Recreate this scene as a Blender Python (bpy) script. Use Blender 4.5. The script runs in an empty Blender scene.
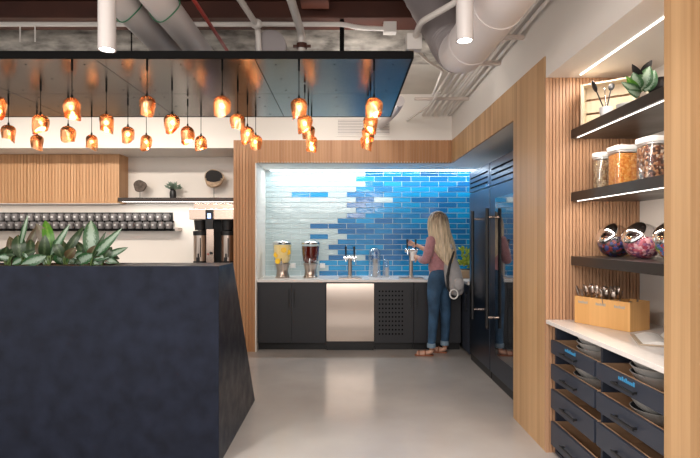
import bpy, bmesh, math, random
from mathutils import Vector, Matrix, Euler
random.seed(7)
PI = math.pi
S = bpy.context.scene
COL = S.collection
CZ = 1.47; F = 500.0; VX = 345.0; VY = 237.0
def P(px, py, Y):
    return Vector(((px-VX)*Y/F, Y, CZ-(py-VY)*Y/F))

# ------------------------------------------------------------------ materials
def newmat(name):
    m = bpy.data.materials.new(name); m.use_nodes = True
    nt = m.node_tree; nt.nodes.clear()
    out = nt.nodes.new('ShaderNodeOutputMaterial')
    return m, nt, out
def N(nt, t, **kw):
    n = nt.nodes.new(t)
    for k, v in kw.items():
        if hasattr(n, k) and k not in ('Scale',): setattr(n, k, v)
        else: n.inputs[k].default_value = v
    return n
def L(nt, a, b): nt.links.new(a, b)
def mat(name, col, rough=.5, metal=0., spec=.5, trans=0., ior=1.45, bump=0., bscale=30., var=0., vscale=4., coat=0., sheen=0., alpha=1., vec=None, rvar=0., sss=0.):
    m, nt, out = newmat(name)
    b = nt.nodes.new('ShaderNodeBsdfPrincipled')
    b.inputs['Base Color'].default_value = (*col, 1); b.inputs['Roughness'].default_value = rough
    b.inputs['Metallic'].default_value = metal; b.inputs['Specular IOR Level'].default_value = spec
    b.inputs['Transmission Weight'].default_value = trans; b.inputs['IOR'].default_value = ior
    b.inputs['Coat Weight'].default_value = coat; b.inputs['Sheen Weight'].default_value = sheen
    if sss: b.inputs['Subsurface Weight'].default_value = sss
    L(nt, b.outputs[0], out.inputs[0])
    g = nt.nodes.new('ShaderNodeNewGeometry')
    mp = nt.nodes.new('ShaderNodeMapping'); L(nt, g.outputs['Position'], mp.inputs[0])
    if vec: mp.inputs['Scale'].default_value = vec
    if var or rvar:
        n = N(nt, 'ShaderNodeTexNoise', Scale=vscale); n.inputs['Detail'].default_value = 6
        L(nt, mp.outputs[0], n.inputs['Vector'])
        if var:
            r = nt.nodes.new('ShaderNodeValToRGB'); L(nt, n.outputs['Fac'], r.inputs[0])
            r.color_ramp.elements[0].position = .3; r.color_ramp.elements[1].position = .7
            r.color_ramp.elements[0].color = (*[c*(1-var) for c in col], 1)
            r.color_ramp.elements[1].color = (*[min(1, c*(1+var)) for c in col], 1)
            L(nt, r.outputs[0], b.inputs['Base Color'])
        if rvar:
            q = N(nt, 'ShaderNodeMapRange'); L(nt, n.outputs['Fac'], q.inputs[0])
            q.inputs[1].default_value = .3; q.inputs[2].default_value = .7
            q.inputs[3].default_value = max(0, rough-rvar); q.inputs[4].default_value = rough+rvar
            L(nt, q.outputs[0], b.inputs['Roughness'])
    if bump:
        n2 = N(nt, 'ShaderNodeTexNoise', Scale=bscale); L(nt, mp.outputs[0], n2.inputs['Vector'])
        bp = nt.nodes.new('ShaderNodeBump'); bp.inputs['Strength'].default_value = bump; bp.inputs['Distance'].default_value = .01
        L(nt, n2.outputs['Fac'], bp.inputs['Height']); L(nt, bp.outputs[0], b.inputs['Normal'])
    return m
def emis(name, col, s):
    m, nt, out = newmat(name)
    e = nt.nodes.new('ShaderNodeEmission'); e.inputs[0].default_value = (*col, 1); e.inputs[1].default_value = s
    L(nt, e.outputs[0], out.inputs[0]); return m
def wood(name, dark, light, plank=14., rough=.45, grainz=.8, horiz=False, pv=.5):
    m, nt, out = newmat(name)
    b = nt.nodes.new('ShaderNodeBsdfPrincipled'); b.inputs['Roughness'].default_value = rough
    b.inputs['Specular IOR Level'].default_value = .35
    L(nt, b.outputs[0], out.inputs[0])
    g = nt.nodes.new('ShaderNodeNewGeometry')
    sx = nt.nodes.new('ShaderNodeSeparateXYZ'); L(nt, g.outputs['Position'], sx.inputs[0])
    ad = N(nt, 'ShaderNodeMath', operation='ADD'); L(nt, sx.outputs[0], ad.inputs[0]); L(nt, sx.outputs[1], ad.inputs[1])
    if horiz: ad = N(nt, 'ShaderNodeMath', operation='ADD'); L(nt, sx.outputs[2], ad.inputs[0]); ad.inputs[1].default_value = 0
    ml = N(nt, 'ShaderNodeMath', operation='MULTIPLY'); L(nt, ad.outputs[0], ml.inputs[0]); ml.inputs[1].default_value = plank
    fl = N(nt, 'ShaderNodeMath', operation='FLOOR'); L(nt, ml.outputs[0], fl.inputs[0])
    wn = nt.nodes.new('ShaderNodeTexWhiteNoise'); wn.noise_dimensions = '1D'; L(nt, fl.outputs[0], wn.inputs['W'])
    mp = nt.nodes.new('ShaderNodeMapping'); L(nt, g.outputs['Position'], mp.inputs[0])
    mp.inputs['Scale'].default_value = (1.2, 1.2, 30) if horiz else (30, 30, grainz)
    off = nt.nodes.new('ShaderNodeCombineXYZ'); m7 = N(nt, 'ShaderNodeMath', operation='MULTIPLY'); L(nt, wn.outputs[0], m7.inputs[0]); m7.inputs[1].default_value = 37.
    L(nt, m7.outputs[0], off.inputs[2]); L(nt, off.outputs[0], mp.inputs['Location'])
    n = N(nt, 'ShaderNodeTexNoise', Scale=1.6); n.inputs['Detail'].default_value = 5; L(nt, mp.outputs[0], n.inputs['Vector'])
    mx = N(nt, 'ShaderNodeMix'); mx.data_type = 'FLOAT'; mx.inputs[0].default_value = pv
    L(nt, n.outputs['Fac'], mx.inputs[2]); L(nt, wn.outputs[0], mx.inputs[3])
    r = nt.nodes.new('ShaderNodeValToRGB'); L(nt, mx.outputs[0], r.inputs[0])
    r.color_ramp.elements[0].position = .15; r.color_ramp.elements[1].position = .85
    r.color_ramp.elements[0].color = (*dark, 1); r.color_ramp.elements[1].color = (*light, 1)
    L(nt, r.outputs[0], b.inputs['Base Color'])
    return m
def glassy(name, tint=(1, 1, 1), refl=.12, rough=.03):
    m, nt, out = newmat(name)
    t = nt.nodes.new('ShaderNodeBsdfTransparent'); t.inputs[0].default_value = (*tint, 1)
    g = nt.nodes.new('ShaderNodeBsdfGlossy'); g.inputs['Roughness'].default_value = rough
    lw = N(nt, 'ShaderNodeLayerWeight'); lw.inputs['Blend'].default_value = .35
    mr = N(nt, 'ShaderNodeMapRange'); L(nt, lw.outputs['Facing'], mr.inputs[0]); mr.inputs[3].default_value = refl*.5; mr.inputs[4].default_value = min(1, refl*5)
    mx = nt.nodes.new('ShaderNodeMixShader'); L(nt, mr.outputs[0], mx.inputs[0]); L(nt, t.outputs[0], mx.inputs[1]); L(nt, g.outputs[0], mx.inputs[2])
    L(nt, mx.outputs[0], out.inputs[0]); return m
def copper_mat():
    m, nt, out = newmat('copper_melt')
    t = nt.nodes.new('ShaderNodeBsdfTransparent'); t.inputs[0].default_value = (1, .66, .38, 1)
    tl = nt.nodes.new('ShaderNodeBsdfTranslucent'); tl.inputs[0].default_value = (1, .50, .24, 1)
    g = nt.nodes.new('ShaderNodeBsdfPrincipled'); g.inputs['Base Color'].default_value = (.74, .35, .17, 1); g.inputs['Metallic'].default_value = 1; g.inputs['Roughness'].default_value = .25
    tc = nt.nodes.new('ShaderNodeTexCoord')
    n = N(nt, 'ShaderNodeTexNoise', Scale=9.); L(nt, tc.outputs['Object'], n.inputs['Vector'])
    r = N(nt, 'ShaderNodeMapRange'); L(nt, n.outputs['Fac'], r.inputs[0]); r.inputs[1].default_value = .36; r.inputs[2].default_value = .60; r.inputs[3].default_value = .68; r.inputs[4].default_value = .99
    a = nt.nodes.new('ShaderNodeMixShader'); a.inputs[0].default_value = .38; L(nt, t.outputs[0], a.inputs[1]); L(nt, tl.outputs[0], a.inputs[2])
    c = nt.nodes.new('ShaderNodeMixShader'); L(nt, r.outputs[0], c.inputs[0]); L(nt, a.outputs[0], c.inputs[1]); L(nt, g.outputs[0], c.inputs[2])
    bp = nt.nodes.new('ShaderNodeBump'); bp.inputs['Strength'].default_value = .5; bp.inputs['Distance'].default_value = .01; L(nt, n.outputs['Fac'], bp.inputs['Height']); L(nt, bp.outputs[0], g.inputs['Normal'])
    L(nt, c.outputs[0], out.inputs[0]); return m
def leaf_mat(name, edge, mid, amt=.5):
    m, nt, out = newmat(name)
    b = nt.nodes.new('ShaderNodeBsdfPrincipled'); b.inputs['Roughness'].default_value = .35
    uv = nt.nodes.new('ShaderNodeUVMap'); sp = nt.nodes.new('ShaderNodeSeparateXYZ'); L(nt, uv.outputs[0], sp.inputs[0])
    s = N(nt, 'ShaderNodeMath', operation='SUBTRACT'); L(nt, sp.outputs[0], s.inputs[0]); s.inputs[1].default_value = .5
    a = N(nt, 'ShaderNodeMath', operation='ABSOLUTE'); L(nt, s.outputs[0], a.inputs[0])
    n = N(nt, 'ShaderNodeTexNoise', Scale=14.); n.inputs['Detail'].default_value = 3; L(nt, uv.outputs[0], n.inputs['Vector'])
    ma = N(nt, 'ShaderNodeMath', operation='MULTIPLY_ADD'); L(nt, n.outputs['Fac'], ma.inputs[0]); ma.inputs[1].default_value = .5; L(nt, a.outputs[0], ma.inputs[2])
    r = nt.nodes.new('ShaderNodeValToRGB'); L(nt, ma.outputs[0], r.inputs[0])
    r.color_ramp.elements[0].position = amt-.12; r.color_ramp.elements[1].position = amt+.05
    r.color_ramp.elements[0].color = (*mid, 1); r.color_ramp.elements[1].color = (*edge, 1)
    L(nt, r.outputs[0], b.inputs['Base Color'])
    tl = nt.nodes.new('ShaderNodeBsdfTranslucent'); L(nt, r.outputs[0], tl.inputs[0])
    mx = nt.nodes.new('ShaderNodeMixShader'); mx.inputs[0].default_value = .18; L(nt, b.outputs[0], mx.inputs[1]); L(nt, tl.outputs[0], mx.inputs[2])
    L(nt, mx.outputs[0], out.inputs[0]); return m

M = {}
M['floor'] = mat('polished_concrete', (.46, .425, .40), .2, var=.10, vscale=1.3, rvar=.06, bump=.02, bscale=6, spec=.6)
M['white'] = mat('white_paint', (.80, .76, .71), .55)
M['whitew'] = mat('white_gloss_panel', (.80, .75, .69), .12, spec=.5)
M['cream'] = mat('cream_ceiling', (.62, .58, .52), .7, var=.06)
M['brown'] = mat('oxide_brown_steel', (.060, .017, .009), .6, var=.25, vscale=3)
M['brown2'] = mat('oxide_brown_steel_light', (.15, .045, .025), .55, var=.2)
M['conc'] = mat('board_marked_concrete', (.40, .37, .33), .85, var=.8, vscale=4, vec=(1, 1, 2.5), bump=.4, bscale=18)
M['oak'] = wood('oak_slats', (.36, .17, .075), (.56, .31, .16), plank=25, pv=.35)
M['oakn'] = wood('oak_niche_slats', (.40, .215, .12), (.56, .335, .20), plank=44, pv=.35)
M['oakp'] = wood('oak_panel', (.40, .225, .10), (.66, .42, .22), plank=17, pv=.45)
M['oakc'] = wood('oak_cabinet', (.50, .27, .13), (.66, .40, .22), plank=20, pv=.35)
M['bamboo'] = wood('bamboo_box', (.68, .36, .12), (.86, .50, .20), plank=30, pv=.4)
M['birch'] = wood('drawer_birch', (.36, .21, .12), (.48, .30, .18), plank=8, pv=.3, horiz=True)
M['crate'] = wood('whitewashed_wood', (.58, .47, .33), (.76, .66, .50), plank=12, pv=.3)
M['bsteel'] = mat('blackened_steel', (.155, .142, .13), .22, metal=1., var=.06, vscale=1.2)
M['bedge'] = mat('black_edge', (.004, .004, .004), .7, spec=.1)
M['patina'] = mat('blue_black_patina_steel', (.0085, .0115, .023), .36, metal=.15, var=.30, vscale=9, rvar=.08, spec=.26)
M['patina2'] = M['patina']
M['black'] = mat('black_satin', (.012, .012, .013), .4)
M['shelf'] = mat('dark_bronze_shelf', (.055, .045, .04), .33, metal=.5, rvar=.05)
M['steel'] = mat('brushed_steel', (.50, .42, .365), .28, metal=1)
M['chrome'] = mat('chrome', (.8, .8, .8), .10, metal=1)
M['copperst'] = mat('rose_steel', (.75, .58, .48), .25, metal=1)
M['navy'] = mat('charcoal_laminate', (.024, .025, .030), .45)
M['navyd'] = mat('blue_charcoal_laminate', (.032, .039, .058), .42)
M['fridge'] = mat('fridge_dark_steel', (.085, .105, .145), .28, metal=1)
M['fglass'] = mat('fridge_dark_glass', (.01, .012, .015), .04, spec=.9, coat=1)
M['quartz'] = mat('white_quartz', (.82, .78, .75), .22, var=.03, vscale=40)
M['duct'] = mat('duct_white', (.64, .60, .59), .45)
M['ductd'] = mat('grey_and_shaded_duct', (.33, .30, .30), .45, metal=.4)  # round duct's own grey; on the white duct's riser it paints in shade
M['pipe'] = mat('pipe_white', (.66, .62, .58), .4)
M['strut'] = mat('strut_beige', (.55, .47, .42), .5)
M['lampw'] = mat('lamp_body', (.42, .39, .375), .4)
M['red'] = mat('sprinkler_red', (.35, .04, .03), .4)
M['green'] = mat('green_wire', (.03, .16, .08), .5)
M['ledsoft'] = emis('led_soft', (1, .93, .85), .9)
M['led'] = emis('led_warm', (1, .93, .85), 4)
M['ledc'] = emis('led_cool', (.88, .96, 1), 7)
M['lamp'] = emis('lamp_disc', (1, .97, .93), 12)
M['bulb'] = emis('bulb_warm', (1, .70, .40), 32)
M['screen'] = emis('brewer_screen', (.35, .45, 1.), 3)
M['copper'] = copper_mat()
M['tile_light'] = mat('tile_seafoam', (.47, .58, .60), .12, spec=.6, bump=.25, bscale=9)
M['tile_a'] = mat('tile_azure', (.008, .27, .56), .10, spec=.6, bump=.25, bscale=9)
M['tile_b'] = mat('tile_blue', (.010, .19, .43), .10, spec=.6, bump=.25, bscale=9)
M['tile_c'] = mat('tile_deep', (.012, .135, .34), .10, spec=.6, bump=.25, bscale=9)
M['grout'] = mat('grout', (.62, .70, .72), .8)
M['soil'] = mat('soil', (.06, .035, .02), .9, var=.4, vscale=40, bump=.6, bscale=60)
M['leaf1'] = leaf_mat('leaf_silver', (.035, .11, .04), (.34, .46, .36), .52)
M['leaf2'] = leaf_mat('leaf_dark', (.03, .06, .025), (.10, .15, .075), .36)
M['leaf3'] = leaf_mat('leaf_bright', (.07, .22, .02), (.16, .34, .05), .36)
M['leaf4'] = leaf_mat('leaf_brown', (.10, .07, .035), (.16, .16, .08), .36)
M['leafy'] = leaf_mat('leaf_yellow', (.30, .38, .03), (.55, .60, .10), .4)
M['leafg'] = leaf_mat('leaf_grey', (.16, .24, .18), (.26, .34, .27), .4)
M['stem'] = mat('stem', (.10, .16, .05), .5)
M['glass'] = glassy('clear_glass')
M['glassd'] = glassy('dome_glass', (.90, .95, 1), .30)
M['lemon_water'] = mat('lemon_water', (1., .80, .36), .1, trans=.0, ior=1.2, spec=.3)
M['lemon'] = mat('lemon_slice', (1., .62, .03), .4)
M['redtea'] = mat('dark_red_tea', (.10, .008, .004), .08, spec=.6)
M['skin'] = mat('skin', (.62, .36, .26), .5, sss=.1)
M['shirt'] = mat('mauve_blouse', (.42, .20, .22), .8, var=.18, vscale=25, sheen=.3)
M['jeans'] = mat('blue_denim', (.035, .085, .16), .8, var=.45, vscale=7, bump=.1, bscale=60)
M['cuff'] = mat('denim_cuff', (.22, .30, .38), .8)
M['sandal'] = mat('tan_sandal', (.34, .12, .06), .6)
M['bag'] = mat('grey_canvas', (.42, .40, .40), .8, var=.12, vscale=12)
M['strap'] = mat('black_strap', (.02, .02, .022), .7)
M['plasticw'] = mat('white_plastic', (.80, .80, .80), .35)
M['paper'] = mat('paper', (.85, .83, .80), .7)
M['tan'] = mat('tan_cover', (.5, .40, .30), .6)
M['mug'] = mat('charcoal_mug', (.15, .14, .14), .3)
M['mugdot'] = mat('white_print', (.5, .5, .49), .5)
M['bowl'] = mat('bowl_grey_glaze', (.62, .60, .57), .3)
M['bowli'] = mat('bowl_dark_glaze', (.07, .075, .085), .3)
M['blue_label'] = mat('blue_label', (.05, .30, .58), .5)
M['grey_label'] = mat('grey_print', (.42, .40, .36), .6)
M['dwood'] = mat('dark_slice_wood', (.10, .075, .06), .7, var=.5, vscale=25, bump=.5, bscale=60)
M['bwood'] = mat('black_slice_wood', (.008, .006, .006), .7)
M['lwood'] = mat('pale_slice_wood', (.45, .33, .22), .7, var=.3, vscale=20)
M['terra'] = mat('tan_planter', (.50, .33, .20), .7)
M['kernel'] = mat('kernel', (.5, .5, .5), .6)
def hair_mat():
    m, nt, out = newmat('blonde_hair')
    b = nt.nodes.new('ShaderNodeBsdfPrincipled'); b.inputs['Roughness'].default_value = .45
    g = nt.nodes.new('ShaderNodeNewGeometry'); mp = nt.nodes.new('ShaderNodeMapping'); L(nt, g.outputs['Position'], mp.inputs[0]); mp.inputs['Scale'].default_value = (70, 70, 4)
    n = N(nt, 'ShaderNodeTexNoise', Scale=1.); n.inputs['Detail'].default_value = 3; L(nt, mp.outputs[0], n.inputs['Vector'])
    sp = nt.nodes.new('ShaderNodeSeparateXYZ'); L(nt, g.outputs['Position'], sp.inputs[0])
    mr = N(nt, 'ShaderNodeMapRange'); L(nt, sp.outputs[2], mr.inputs[0]); mr.inputs[1].default_value = 1.55; mr.inputs[2].default_value = 1.80; mr.inputs[3].default_value = .18; mr.inputs[4].default_value = -.28
    ad = N(nt, 'ShaderNodeMath', operation='ADD'); L(nt, n.outputs['Fac'], ad.inputs[0]); L(nt, mr.outputs[0], ad.inputs[1])
    r = nt.nodes.new('ShaderNodeValToRGB'); L(nt, ad.outputs[0], r.inputs[0])
    r.color_ramp.elements[0].position = .25; r.color_ramp.elements[1].position = .85
    r.color_ramp.elements[0].color = (.10, .055, .03, 1); r.color_ramp.elements[1].color = (.78, .62, .42, 1)
    L(nt, r.outputs[0], b.inputs['Base Color']); L(nt, b.outputs[0], out.inputs[0]); return m
M['hair'] = hair_mat()
def cereal(name, cols, scale):
    m, nt, out = newmat(name)
    b = nt.nodes.new('ShaderNodeBsdfPrincipled'); b.inputs['Roughness'].default_value = .5
    g = nt.nodes.new('ShaderNodeNewGeometry'); v = N(nt, 'ShaderNodeTexVoronoi', Scale=scale); L(nt, g.outputs['Position'], v.inputs['Vector'])
    sp = nt.nodes.new('ShaderNodeSeparateXYZ'); L(nt, v.outputs['Color'], sp.inputs[0])
    r = nt.nodes.new('ShaderNodeValToRGB'); r.color_ramp.interpolation = 'CONSTANT'; L(nt, sp.outputs[0], r.inputs[0])
    cr = r.color_ramp
    cr.elements[0].color = (*cols[0], 1); cr.elements[1].position = 1/len(cols); cr.elements[1].color = (*cols[1], 1)
    for i in range(2, len(cols)):
        e = cr.elements.new(i/len(cols)); e.color = (*cols[i], 1)
    bp = nt.nodes.new('ShaderNodeBump'); bp.invert = True; bp.inputs['Distance'].default_value = .006; bp.inputs['Strength'].default_value = 1; L(nt, v.outputs['Distance'], bp.inputs['Height']); L(nt, bp.outputs[0], b.inputs['Normal'])
    L(nt, r.outputs[0], b.inputs['Base Color']); L(nt, b.outputs[0], out.inputs[0]); return m
M['granola'] = cereal('granola', [(.42, .30, .16), (.28, .17, .08), (.55, .45, .30), (.2, .12, .06)], 110)
M['corn'] = cereal('corn_flakes', [(.85, .33, .05), (.75, .24, .03), (.9, .45, .12)], 80)
M['trail'] = cereal('trail_mix', [(.10, .04, .03), (.25, .09, .05), (.5, .25, .12), (.06, .025, .02), (.7, .6, .5)], 75)
M['candyd'] = cereal('dark_candy', [(.03, .02, .02), (.04, .06, .25), (.25, .03, .03), (.02, .02, .05)], 60)
M['candyp'] = cereal('pink_candy', [(.65, .15, .22), (.45, .06, .10), (.8, .45, .5), (.3, .10, .22)], 60)
M['candyr'] = cereal('rainbow_candy', [(.05, .35, .08), (.8, .65, .05), (.1, .2, .6), (.75, .1, .08)], 60)

# ------------------------------------------------------------------ mesh helpers
class MB:
    def __init__(s): s.v = []; s.f = []; s.m = []; s.uv = {}
    def add(s, vs, fs, mi=0, T=None):
        o = len(s.v)
        for v in vs:
            v = Vector(v); s.v.append(T @ v if T else v)
        for f in fs: s.f.append([o+i for i in f]); s.m.append(mi)
        return s
    def box(s, x0, x1, y0, y1, z0, z1, mi=0, T=None):
        vs = [(x, y, z) for x in (x0, x1) for y in (y0, y1) for z in (z0, z1)]
        return s.add(vs, [(0, 1, 3, 2), (4, 6, 7, 5), (0, 4, 5, 1), (2, 3, 7, 6), (0, 2, 6, 4), (1, 5, 7, 3)], mi, T)
    def cyl(s, p0, p1, r0, r1=None, n=16, mi=0, caps=True, T=None):
        r1 = r0 if r1 is None else r1; p0 = Vector(p0); p1 = Vector(p1)
        d = (p1-p0).normalized(); a = d.orthogonal().normalized(); b = d.cross(a)
        vs = []
        for p, r in ((p0, r0), (p1, r1)):
            for i in range(n):
                t = 2*PI*i/n; vs.append(p+(a*math.cos(t)+b*math.sin(t))*r)
        fs = [(i, (i+1) % n, n+(i+1) % n, n+i) for i in range(n)]
        if caps: fs += [tuple(reversed(range(n))), tuple(range(n, 2*n))]
        return s.add(vs, fs, mi, T)
    def tube(s, pts, r, n=10, mi=0, T=None, caps=True):
        pts = [Vector(p) for p in pts]; k = len(pts)
        rs = r if isinstance(r, (list, tuple)) else [r]*k
        vs = []; a = None
        for i, p in enumerate(pts):
            d = (pts[min(i+1, k-1)]-pts[max(i-1, 0)]).normalized()
            if a is None: a = d.orthogonal().normalized()
            a = (a-d*a.dot(d)).normalized(); b = d.cross(a)
            for j in range(n):
                t = 2*PI*j/n; vs.append(p+(a*math.cos(t)+b*math.sin(t))*rs[i])
        fs = [(i*n+j, i*n+(j+1) % n, (i+1)*n+(j+1) % n, (i+1)*n+j) for i in range(k-1) for j in range(n)]
        if caps: fs += [tuple(reversed(range(n))), tuple(range((k-1)*n, k*n))]
        return s.add(vs, fs, mi, T)
    def lathe(s, c, prof, n=24, mi=0, T=None, sx=1, sy=1, caps=True):
        vs = []; fs = []
        for r, z in prof:
            for j in range(n):
                t = 2*PI*j/n; vs.append((c[0]+r*math.cos(t)*sx, c[1]+r*math.sin(t)*sy, c[2]+z))
        k = len(prof)
        for i in range(k-1):
            for j in range(n): fs.append((i*n+j, i*n+(j+1) % n, (i+1)*n+(j+1) % n, (i+1)*n+j))
        if caps and prof[0][0] > 1e-4: fs.append(tuple(reversed(range(n))))
        if caps and prof[-1][0] > 1e-4: fs.append(tuple(range((k-1)*n, k*n)))
        return s.add(vs, fs, mi, T)
    def sph(s, c, r, n=16, mi=0, T=None, sc=(1, 1, 1)):
        vs = []; fs = []; m = n//2
        for i in range(m+1):
            ph = PI*i/m
            for j in range(n):
                t = 2*PI*j/n; vs.append((c[0]+r*sc[0]*math.sin(ph)*math.cos(t), c[1]+r*sc[1]*math.sin(ph)*math.sin(t), c[2]-r*sc[2]*math.cos(ph)))
        for i in range(m):
            for j in range(n): fs.append((i*n+j, i*n+(j+1) % n, (i+1)*n+(j+1) % n, (i+1)*n+j))
        return s.add(vs, fs, mi, T)
    def leaf(s, b, t, w, mi=0, sag=.12, up=None, n=8, fold=.25, droop=0.):
        b = Vector(b); t = Vector(t); d = t-b; ln = d.length
        cam = (Vector((0, 0, CZ))-b).normalized() if up is None else Vector(up).normalized()
        side = d.cross(cam)
        if side.length < 1e-5: side = d.orthogonal()
        side.normalize(); nrm = side.cross(d).normalized()
        o = len(s.v); vs = []
        for i in range(n+1):
            u = i/n; ww = w*.5*(math.sin(PI*u**.85)**.75) if 0 < u < 1 else .0008
            c = b+d*u+nrm*(math.sin(PI*u)*sag*ln)+Vector((0, 0, droop*ln*(u-u*u*1.9)))
            for j, q in enumerate((-1, -.5, 0, .5, 1)):
                vs.append(c+side*(q*ww)+nrm*(abs(q)*ww*fold))
        fs = [(i*5+j, i*5+j+1, (i+1)*5+j+1, (i+1)*5+j) for i in range(n) for j in range(4)]
        for i in range(n+1):
            for j in range(5): s.uv[o+i*5+j] = (j/4, i/n)
        return s.add(vs, fs, mi)
def obj(name, mb, mats, parent=None, smooth=None, bevel=0., local=False, sub=0, merge=False):
    if not isinstance(mats, (list, tuple)): mats = [mats]
    me = bpy.data.meshes.new(name)
    off = Vector((0, 0, 0))
    if not local:
        if parent is None:
            xs = [v.x for v in mb.v]; ys = [v.y for v in mb.v]; zs = [v.z for v in mb.v]
            off = Vector(((min(xs)+max(xs))/2, (min(ys)+max(ys))/2, min(zs)))
        else:
            p = parent
            while p: off = off+p.location; p = p.parent
    me.from_pydata([v-off for v in mb.v], [], mb.f)
    for m in mats: me.materials.append(m)
    for i, p in enumerate(me.polygons): p.material_index = mb.m[i]
    if mb.uv:
        ul = me.uv_layers.new(name='UVMap')
        for lp in me.loops: ul.data[lp.index].uv = mb.uv.get(lp.vertex_index, (0, 0))
    bm = bmesh.new(); bm.from_mesh(me)
    if merge: bmesh.ops.remove_doubles(bm, verts=bm.verts, dist=1e-5)
    if not mb.uv: bmesh.ops.recalc_face_normals(bm, faces=bm.faces)
    if bevel:
        es = [e for e in bm.edges if len(e.link_faces) == 2 and e.calc_face_angle(0) > .5]
        bmesh.ops.bevel(bm, geom=es, offset=bevel, segments=2, affect='EDGES', profile=.6)
    bm.to_mesh(me); bm.free()
    o = bpy.data.objects.new(name, me); COL.objects.link(o)
    if parent is not None: o.parent = parent
    else: o.location = off
    if smooth is not None:
        me.polygons.foreach_set('use_smooth', [True]*len(me.polygons))
        if smooth < 3: 
            bm = bmesh.new(); bm.from_mesh(me)
            for e in bm.edges:
                if len(e.link_faces) == 2 and e.calc_face_angle(0) > smooth: e.smooth = False
            bm.to_mesh(me); bm.free()
    if sub:
        md = o.modifiers.new('Subdivision', 'SUBSURF'); md.levels = sub; md.render_levels = sub
    me.update()
    return o
def tag(o, label, cat, group=None):
    o['label'] = label; o['category'] = cat
    if group: o['group'] = group
    return o
def thing(name, loc, label, cat, group=None, rz=0):
    o = bpy.data.objects.new(name, None); COL.objects.link(o); o.empty_display_size = .05
    o.location = loc; o.rotation_euler = (0, 0, rz)
    return tag(o, label, cat, group)
def struct(name, mb, mats, **kw):
    o = obj(name, mb, mats, **kw); o['kind'] = 'structure'; return o
def dup(o, parent=None, loc=None, rz=None, label=None):
    c = o.copy(); COL.objects.link(c)
    if parent is not None: c.parent = parent
    if loc is not None: c.location = loc
    if rz is not None: c.rotation_euler = (0, 0, rz)
    if label: c['label'] = label
    for ch in [x for x in bpy.data.objects if x.parent == o]: dup(ch, c)
    return c
ORD = ['first', 'second', 'third', 'fourth', 'fifth', 'sixth', 'seventh', 'eighth', 'ninth', 'tenth', 'eleventh', 'twelfth', 'thirteenth', 'fourteenth', 'fifteenth', 'sixteenth', 'seventeenth', 'eighteenth', 'nineteenth', 'twentieth', 'twenty-first', 'twenty-second', 'twenty-third', 'twenty-fourth', 'twenty-fifth']
def slats_x(mb, x0, x1, y0, z0, z1, pitch, d=.012, mi=0):
    """slatted face facing -Y with its front at y0: raised ribs over a backing"""
    n = max(1, round((x1-x0)/pitch)); p = (x1-x0)/n
    for i in range(n): mb.box(x0+i*p+p*.12, x0+(i+1)*p-p*.12, y0, y0+d, z0, z1, mi)
    mb.box(x0, x1, y0+d, y0+d+.01, z0, z1, mi)

# ------------------------------------------------------------------ room shell
struct('floor', MB().box(-5.6, 2.3, -4.5, 7.3, -.1, 0), M['floor'])
struct('wall_back', MB().box(-5.6, 2.3, 7.15, 7.3, 0, 3.3), M['whitew'])
struct('wall_right', MB().box(2.15, 2.3, -2.5, 7.15, 0, 3.6), M['white'])
struct('wall_left', MB().box(-5.6, -5.45, 3.0, 7.15, 0, 3.6), M['white'])
struct('ceiling', MB().box(-5.6, 2.3, 0.6, 5.0, 3.6, 3.7), M['brown'])
struct('ceiling_rear', MB().box(-5.45, 2.15, 5.3, 7.15, 3.3, 3.4), M['cream'])
struct('wall_concrete_beam', MB().box(-5.45, 2.15, 5.0, 5.3, 3.3, 3.7), M['conc'])
# rear soffits
struct('wall_rear_soffit', MB().box(-1.43, 1.37, 6.41, 7.14, 2.71, 3.3).box(-5.45, -1.43, 6.41, 7.14, 2.61, 3.3), M['white'])
# oak portal round the tiled niche
mb = MB(); slats_x(mb, -1.43, -1.15, 6.40, 0, 2.71, .038); slats_x(mb, -1.15, 1.37, 6.40, 2.42, 2.71, .038)
mb.box(-1.43, -1.15, 6.422, 7.14, 0, 2.71); mb.box(-1.15, 1.37, 6.422, 6.45, 2.42, 2.71)
struct('trim_1', mb, M['oak'])
mb = MB().box(-1.15, -1.135, 6.40, 7.14, 0, 2.42).box(-1.135, 1.40, 6.405, 7.14, 2.42, 2.435)
struct('trim_2', mb, M['white'])
# side bulkhead above the fridges
mb = MB().box(1.37, 1.39, 4.07, 6.40, 2.42, 2.71)
struct('trim_3', mb, M['oakp'])
struct('wall_right_soffit', MB().box(1.39, 2.15, 4.07, 7.14, 2.425, 2.71).box(1.37, 2.15, 3.41, 6.41, 2.71, 3.6).box(1.37, 2.15, 6.41, 7.14, 2.71, 3.3).box(1.37, 2.15, .8, 3.41, 2.557, 3.6), M['white'])
# oak columns
struct('wall_oak_column', MB().box(1.37, 2.15, 3.432, 4.07, 0, 2.71), M['oakp'])
mb = MB().box(1.37, 1.392, 3.41, 3.432, 0, 2.557); slats_x(mb, 1.392, 2.01, 3.41, 0, 2.557, .0225)
struct('trim_4', mb, M['oakn'])
struct('wall_oak_near_column', MB().box(1.37, 2.15, .9, 2.147, 0, 2.557), M['oakp'])
struct('wall_niche_back', MB().box(2.01, 2.15, 2.147, 3.41, 0, 2.557), M['white'])
# steel beams
mb = MB().box(-5.45, 1.37, 4.40, 4.66, 3.40, 3.42).box(-5.45, 1.37, 4.52, 4.54, 3.42, 3.6)
tag(obj('steel_beam', mb, M['brown']), 'dark red-brown steel beam running across the ceiling above the black canopy', 'beam')
mb = MB().box(-.38, -.14, 2.5, 4.39, 3.47, 3.6)
tag(obj('steel_beam', mb, M['brown2']), 'short lighter red-brown steel beam running away from camera at top centre', 'beam')

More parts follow.
